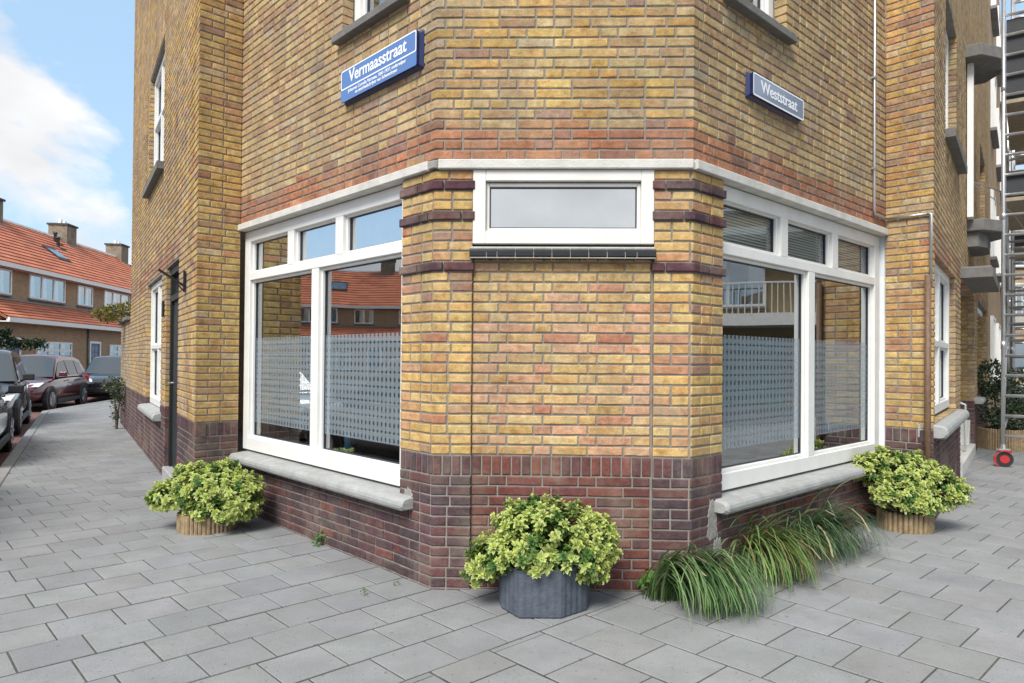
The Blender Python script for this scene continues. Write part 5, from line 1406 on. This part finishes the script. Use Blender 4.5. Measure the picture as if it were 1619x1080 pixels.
def terrace(fr, u0, u1, lab, ups, downs, door=None, side=None, chim=True, sky_=None, group=None, vents=()):
    """house between u0 and u1 along frame fr"""
    h = empty('terraced_house', fr.p((u0 + u1) / 2, -4, 0), 0, lab, 'house', group)
    e = .004
    X, Y, Z = fr.ax; MX = Matrix((X, Y, Z)).transposed().to_4x4(); MX.translation = fr.p(u0, 0, 0); inv = MX.inverted()
    for d0_, d1_, z0_, z1_ in ((-.25, 0, -.13, 2.95), (-1.25, -1.0, 2.9, 5.05), (-9.0, -8.75, -.13, 5.05)):
        mb = MB(); fr.box(mb, u0 + e, u1 - e, d0_, d1_, z0_, z1_); w = mb.build('wall', M['house_brick'], h)
        for v in w.data.vertices: v.co = inv @ v.co          # the brick pattern follows the wall's own axes
        w.matrix_local = Matrix.Translation(-Vector(h.location)) @ MX
    for uu_ in (u0 + .13, u1 - .13):
        mb = MB(); pr = [(0, -.13), (0, 2.9), (-1.0, 3.7), (-1.0, 5.0), (-4.6, 7.95), (-8.75, 5.0), (-8.75, -.13)]
        a_, b_ = uu_ - .12, uu_ + .12; vs = [fr.p(q, d - .26 if -1.1 < d <= 0 else d, z - .06) for q in (a_, b_) for d, z in pr]; n = len(pr)
        mb.add(vs, [tuple(range(n)), tuple(reversed(range(n, 2 * n)))] + [(k, n + k, n + (k + 1) % n, (k + 1) % n) for k in range(n)]); pchild(mb, 'party_wall', M['house_brick'], h)
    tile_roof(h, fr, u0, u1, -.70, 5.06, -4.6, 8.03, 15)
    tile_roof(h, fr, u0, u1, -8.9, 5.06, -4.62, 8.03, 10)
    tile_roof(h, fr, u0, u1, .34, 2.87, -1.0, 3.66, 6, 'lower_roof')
    for q in (((.30, .42, 2.68, 2.86), (.0, .30, 2.68, 2.72)), ((-.74, -.62, 4.99, 5.17), (-1.0, -.74, 4.99, 5.03))):
        mb = MB(); [fr.box(mb, u0, u1, *t_) for t_ in q]; pchild(mb, 'gutter_board', M['white_trim'], h)
    mb = MB(); fr.box(mb, u0, u1, -4.72, -4.50, 8.02, 8.12); pchild(mb, 'ridge', M['roof_red'], h)
    mb = MB(); fr.box(mb, u0, u1, -1.0, -.88, 3.66, 3.72); pchild(mb, 'flashing', M['lead'], h)
    for (a, b, z0, z1, n) in ups: hwin(h, fr, a, b, z0, z1, -.995, n)
    for (a, b, z0, z1, n, s_) in downs: hwin(h, fr, a, b, z0, z1, .005, n, s_)
    if door:
        a, b, cmat = door; mb = MB(); fr.box(mb, a + .12, b - .12, .005, .04, -.05, 2.0); dd = pchild(mb, 'door', M[cmat], h)
        mb = MB(); 
        for x0, x1 in ((a, a + .12), (b - .12, b)): fr.box(mb, x0, x1, .0, .07, -.05, 2.1)
        fr.box(mb, a + .12, b - .12, .0, .07, 2.0, 2.1); pchild(mb, 'door_frame', M['white_trim'], h)
        mb = MB()
        for r_ in range(3):
            for c in range(2): x = a + .25 + c * .32; fr.box(mb, x, x + .24, .041, .046, 1.0 + r_ * .3, 1.24 + r_ * .3)
        mb.build('door_pane', M['carglass'], dd)
    if chim:
        mb = MB(); uc = u1 - .0
        fr.box(mb, uc - .55, uc + .55, -5.2, -4.2, 7.3, 8.85, (.24, .20, .15)); fr.box(mb, uc - .62, uc + .62, -5.27, -4.13, 8.851, 8.95, (.08, .08, .075))
        ch = pchild(mb, 'chimney', M['chimney'], h)
        mb = MB()
        for q in (-.25, .2): mb.tube([fr.p(uc + q, -4.7, 8.95), fr.p(uc + q, -4.7, 9.2)], .11, 8)
        mb.build('chimney_pot', M['chimney'], ch)
        mb = MB(); fr.box(mb, uc - .7, uc + .7, -4.2, -4.0, 7.52, 7.66); mb.build('flashing', M['lead'], ch)
    for (uc, dd, zz) in vents:
        mb = MB(); mb.tube([fr.p(uc, dd, zz - .3), fr.p(uc, dd, zz + .35)], [.09, .08], 8); mb.tube([fr.p(uc, dd, zz + .35), fr.p(uc, dd, zz + .42)], [.14, .10], 8); fr.box(mb, uc - .25, uc + .25, dd - .2, dd + .3, zz - .34, zz - .22); pchild(mb, 'roof_vent', M['black_metal'], h)
    if sky_:
        (a, b, t0, t1) = sky_; sl = Vector((-3.9, 2.97)); nr = Vector((2.97, 3.9)).normalized(); mb = MB(); gq_ = MB()
        for (off, x0, x1, s0, s1, tgt) in ((.10, a, b, t0, t1, mb), (.115, a + .08, b - .08, t0 + .04, t1 - .04, gq_)):
            P_ = []
            for (u, t) in ((x0, s0), (x1, s0), (x1, s1), (x0, s1)):
                q = Vector((-.70, 5.06)) + sl * t + nr * off; P_.append(fr.p(u, q.x, q.y))
            P2_ = [p - Vector((0, 0, .14)) for p in P_]
            tgt.add(P_ + P2_, [(0, 1, 2, 3), (0, 4, 5, 1), (1, 5, 6, 2), (2, 6, 7, 3), (3, 7, 4, 0)])
        fo = pchild(mb, 'skylight', M['blackplastic'], h); gq_.build('skylight_glass', M['glass_bright'], fo)
    return h
HF = Fr((-19.7, 27), -6.8)
terrace(HF, -.2, 6.95, 'red roofed terraced house behind the burgundy car, with a wide three-part upper window', [(.6, 2.38, 3.90, 4.95, 2), (3.70, 6.72, 3.90, 4.97, 3)], [(2.40, 5.33, .55, 1.99, 3, 1.62)], door=(.10, 1.25, 'blue_door'), sky_=(8.7 - 1.95, 9.7 - 1.95, .30, .56) if False else None, vents=[(5.65, -4.0, 7.75)], group='terraced houses with orange red roofs on the left')
terrace(HF, 6.95, 14.1, 'red roofed terraced house with skylight, two roof pipes and a dark blue door', [(7.95, 9.5, 3.92, 4.92, 2), (10.8, 13.95, 3.95, 4.94, 3)], [(7.0 - .0, 7.0 + .02, 1, 1.02, 1, None)][:0] + [(9.2, 12.1, .5, 1.98, 3, 1.6)], door=(7.02, 8.18, 'blue_door'), sky_=(8.75, 9.85, .40, .62), vents=[(12.0, -4.05, 7.75), (11.4, -3.6, 7.4)], group='terraced houses with orange red roofs on the left')
terrace(HF, 14.1, 21.25, 'farthest red roofed terraced house, half hidden behind the brown row house', [(15, 17, 3.92, 4.94, 2), (18, 20.8, 3.95, 4.94, 3)], [(16.2, 19.1, .5, 1.98, 3, 1.6)], door=(14.3, 15.4, 'blue_door'), group='terraced houses with orange red roofs on the left')
mb = MB(); mb.tube([HF.p(6.9, .06, -.1), HF.p(6.9, .06, 2.68)], .05, 8); tag(mb.build('downpipe', M['lead'], smooth=True), 'grey downpipe between the two terraced houses with red roofs', 'downpipe')
for (a, b, z) in NHW: hwin(nh, FFR, a, b, z, z + 1.5, .004, 2)
# row seen in the left shop window's reflection
HR = Fr((-44, -1), 8)
HR = Fr((-50, -8), 12)
GRf = 'far terraced houses seen only as a reflection in the left shop window'
for i in range(4):
    a = 3 + i * 7.15
    terrace(HR, a, a + 7.15, ('red roofed house with skylight mirrored in the large left pane', 'red roofed house next in the mirrored row, left of the skylight one', 'third red roofed house of the mirrored row', 'last red roofed house of the mirrored row')[i], [(a + .8, a + 2.2, 3.9, 4.95, 2), (a + 3.4, a + 6.2, 3.9, 4.97, 3)], [(a + 2.4, a + 5.3, .55, 1.99, 3, 1.62)], door=(a + .1, a + 1.2, 'blue_door'), sky_=(a + 2.8, a + 4.0, .42, .66), vents=[(a + 5.2, -3.9, 7.6)], group=GRf)

# tree in front of the terraced houses at the left edge
def tree(c, h, lab, seed, branches, cols, lsize=.10, n=3500, name='tree'):
    r_ = random.Random(seed); o = empty(name, (*c, RZ), 0, lab, 'tree'); tk = MB(); tk.tube([(0, 0, 0), (.05, 0, h * .4), (.1, .05, h * .75), (.1, .1, h)], [.16, .13, .09, .03], 10)
    vs, fs, cs = [], [], []
    lobes = []
    for b_ in branches:
        a, e = Vector(b_[0]), Vector(b_[1]); tk.tube([a, (a + e) / 2 + Vector((0, 0, .12)), e], [.05, .035, .012], 6); lobes.append((a, e, b_[2]))
    tk.build('trunk', M['bark'], o)
    for i in range(n):
        a, e, rad = r_.choice(lobes); t = r_.random() ** .7; p = a + (e - a) * t + rv(r_) * rad * r_.random() ** .5 * (1.15 - .5 * t); p.z -= .1 * r_.random()
        c0 = r_.choice(cols); kk = r_.uniform(.6, 1.3); c0 = tuple(x * kk for x in c0)
        leaf(vs, fs, cs, p, (rv(r_) + Vector((0, 0, -.2))).normalized(), rv(r_), lsize * r_.uniform(.6, 1.3), lsize * .45, c0, tuple(x * .8 for x in c0))
    build_leaves('crown', vs, fs, cs, o); return o
tc = (-19.6, 25.0)
tree(tc, 3.6, 'dark evergreen tree with low spreading branches at the left edge before the red roofed house', 21,
     [((0, 0, 2.2), (1.3, .4, 2.35), .38), ((0, 0, 2.0), (2.3, .9, 2.0), .28), ((.05, 0, 1.5), (.9, .4, 1.4), .5), ((.0, 0, 2.6), (-.9, -.3, 2.9), .5), ((.1, 0, 1.8), (.6, -.2, 2.3), .55), ((0, 0, 1.2), (.5, .2, .9), .55)], [(.018, .04, .02), (.028, .06, .028), (.04, .075, .035)], .12, 5200, name='evergreen_tree')

# ================================================================== SCAFFOLD TOWERS
def tower(base, along, out, wdt, lng, h, lab, rung=.28, boards=(), wheels=True, nrun=None, group=None, boardlab=None):
    """mobile aluminium tower: two ladder frames"""
    o = empty('scaffold_tower', (*base, 0), 0, lab, 'scaffold', group); B = Vector((*base, 0)); A = Vector((*along, 0)); O = Vector((*out, 0))
    for i, q in enumerate((Vector(), A * lng)):
        for j, w_ in enumerate((Vector(), O * wdt)):
            p = q + w_; mb = MB(); mb.tube([p + Vector((0, 0, .27)), p + Vector((0, 0, h))], .026, 10)
            for zc in (1.6, 3.35, 5.1): mb.tube([p + Vector((0, 0, zc)), p + Vector((0, 0, zc + .10))], .031, 10)
            mb.build('standard', M['alu'], o, smooth=True)
            if wheels:
                mb = MB(); wx = O * .02; c = p + Vector((0, 0, .105)) + wx
                mb.tube([c - A * .02, c + A * .02], .098, 20); cw = mb.build('castor', M['blackplastic'], o)
                mb = MB(); mb.tube([c - A * .026 , c + A * .026], .055, 14); mb.build('hub', M['red_plastic'], cw)
                mb = MB()
                for s_ in (-1, 1):
                    n_ = 7; arc = [c + A * (.036 * s_) - O * (.118 * math.cos(R(-50 + 30 * (6 - k)) )) * 1 + Vector((0, 0, .118 * math.sin(R(-50 + 30 * (6 - k))))) for k in range(n_)]
                    for k in range(n_ - 1): mb.bar(arc[k], arc[k + 1], .02, .02)
                mb.build('fork', M['red_plastic'], cw)
                mb = MB(); mb.tube([p + Vector((0, 0, .225)), p + Vector((0, 0, .30))], [.035, .03], 10); mb.box(p + Vector((0, 0, .235)), (.15, .07, .02)); mb.build('bracket', M['alu'], cw)
        z = .42
        me = None
        while z < h - .1:
            mb = MB(); mb.tube([q + Vector((0, 0, z)), q + O * wdt + Vector((0, 0, z))], .021, 8); mb.build('rung', M['alu'], o, smooth=True); z += rung
    mb = MB()
    for w_ in (Vector(), O * wdt):
        mb.tube([w_ + Vector((0, 0, .6)), w_ + A * lng + Vector((0, 0, 2.4))], .02, 6); mb.tube([w_ + A * lng + Vector((0, 0, 2.6)), w_ + Vector((0, 0, 4.4))], .02, 6)
        for z in (.5, 2.9, 4.75): mb.tube([w_ + Vector((0, 0, z)), w_ + A * lng + Vector((0, 0, z))], .02, 6)
    mb.build('brace', M['alu'], o, smooth=True)
    for (z0, z1) in boards:
        mb = MB(); mb.box(A * (lng / 2) + O * (wdt / 2) + Vector((0, 0, z0)), (lng, wdt - .06, .05), (A, O, Vector((0, 0, 1)))); mb.build('platform', M['wood_board'], o)
        for q in (A * .05, A * (lng - .05)):
            mb = MB(); mb.box(q + O * (wdt / 2) + Vector((0, 0, (z0 + z1) / 2 + .03)), (wdt - .06, .025, z1 - z0), (O, A, Vector((0, 0, 1)))); mb.build('toe_board', M['board'], o)
    return o
A_ = hd(36.3); O_ = Vector((A_.y, -A_.x))
tower((6.66, 9.50), A_, O_, .95, 2.6, 6.9, 'tall aluminium scaffold tower on red castors cut off by the right edge', .272, boards=((3.62, 3.98), (4.95, 6.05)))
tower((15.75, 22.9), A_, O_, .42, 2.4, 9.5, 'second scaffold tower far down the right street', .40, boards=((5.5, 5.7),), wheels=False)
tower((9.1, 12.75), A_, O_, .30, 1.9, 9.0, 'narrow scaffold tower standing between the tall tower and the row house', .28, boards=((3.5, 3.7), (5.5, 5.7)), wheels=False)
# far brick building closing the right street
fb = empty('far_building', (34, 40, 0), 0, 'pale brick building with large dark windows closing the right street behind the scaffold', 'building')
FB = Fr((25.0, 38.0), 100)
mb = MB(); FB.box(mb, 0, 22, -8, 0, -.13, 9.0)
org = FB.p(0, 0, 0); w = mb.build('wall', M['far_brick'], fb); X, Y, Z = FB.ax; MX = Matrix((X, Y, Z)).transposed().to_4x4(); MX.translation = org; inv = MX.inverted()
for v in w.data.vertices: v.co = inv @ v.co
w.matrix_local = Matrix.Translation(-Vector(fb.location)) @ MX
for k in range(5):
    for z in (1.0, 4.0, 6.6): hwin(fb, FB, 1.2 + k * 4.2, 3.9 + k * 4.2, z, z + 1.7, .004, 2)
mb = MB(); FB.box(mb, -.1, 22.1, .0, .25, 9.0, 9.2); pchild(mb, 'parapet', M['dark_sill'], fb)

# apartment block mirrored in the right shop window
ap = empty('apartment_block', (24, 12, 0), 0, 'ochre apartment block with white balcony slabs, mirrored in the right shop window', 'building')
AF = Fr((17.5, 24.0), 165)
for q in ((-8, -.9, -.13, 2.6), (-8, -.2, 3.0, 10.5)): mb = MB(); AF.box(mb, 0, 26, *q); pchild(mb, 'wall', M['apt_wall'], ap)
for q in ((-1.6, 1.0, 2.6, 2.998), (-.19, 1.0, 5.6, 5.85)): mb = MB(); AF.box(mb, -.2, 26.2, *q); pchild(mb, 'balcony_slab', M['apt_white'], ap)
for k in range(8):
    mb = MB(); AF.box(mb, .5 + k * 3.2, 3.1 + k * 3.2, -.895, -.85, -.1, 2.2); pchild(mb, 'garage_door', M['garage'], ap)
for k in range(6):
    hwin(ap, AF, 1.0 + k * 4.3, 3.4 + k * 4.3, 3.3, 5.1, -.19, 2); hwin(ap, AF, 1.0 + k * 4.3, 3.4 + k * 4.3, 6.6, 8.2, -.19, 2)
mb = MB()
for k in range(130): q = AF.p(.1 + k * .2, .92, 3.0); mb.bar(q, q + Vector((0, 0, 1.0)), .03)
mb.bar(AF.p(0, .92, 4.0), AF.p(26, .92, 4.0), .05); pchild(mb, 'balcony_railing', M['apt_white'], ap, kind='stuff')

# every child built in world coordinates of a parent at a location was offset by pchild/window; sub-parts follow
bpy.context.view_layer.update()
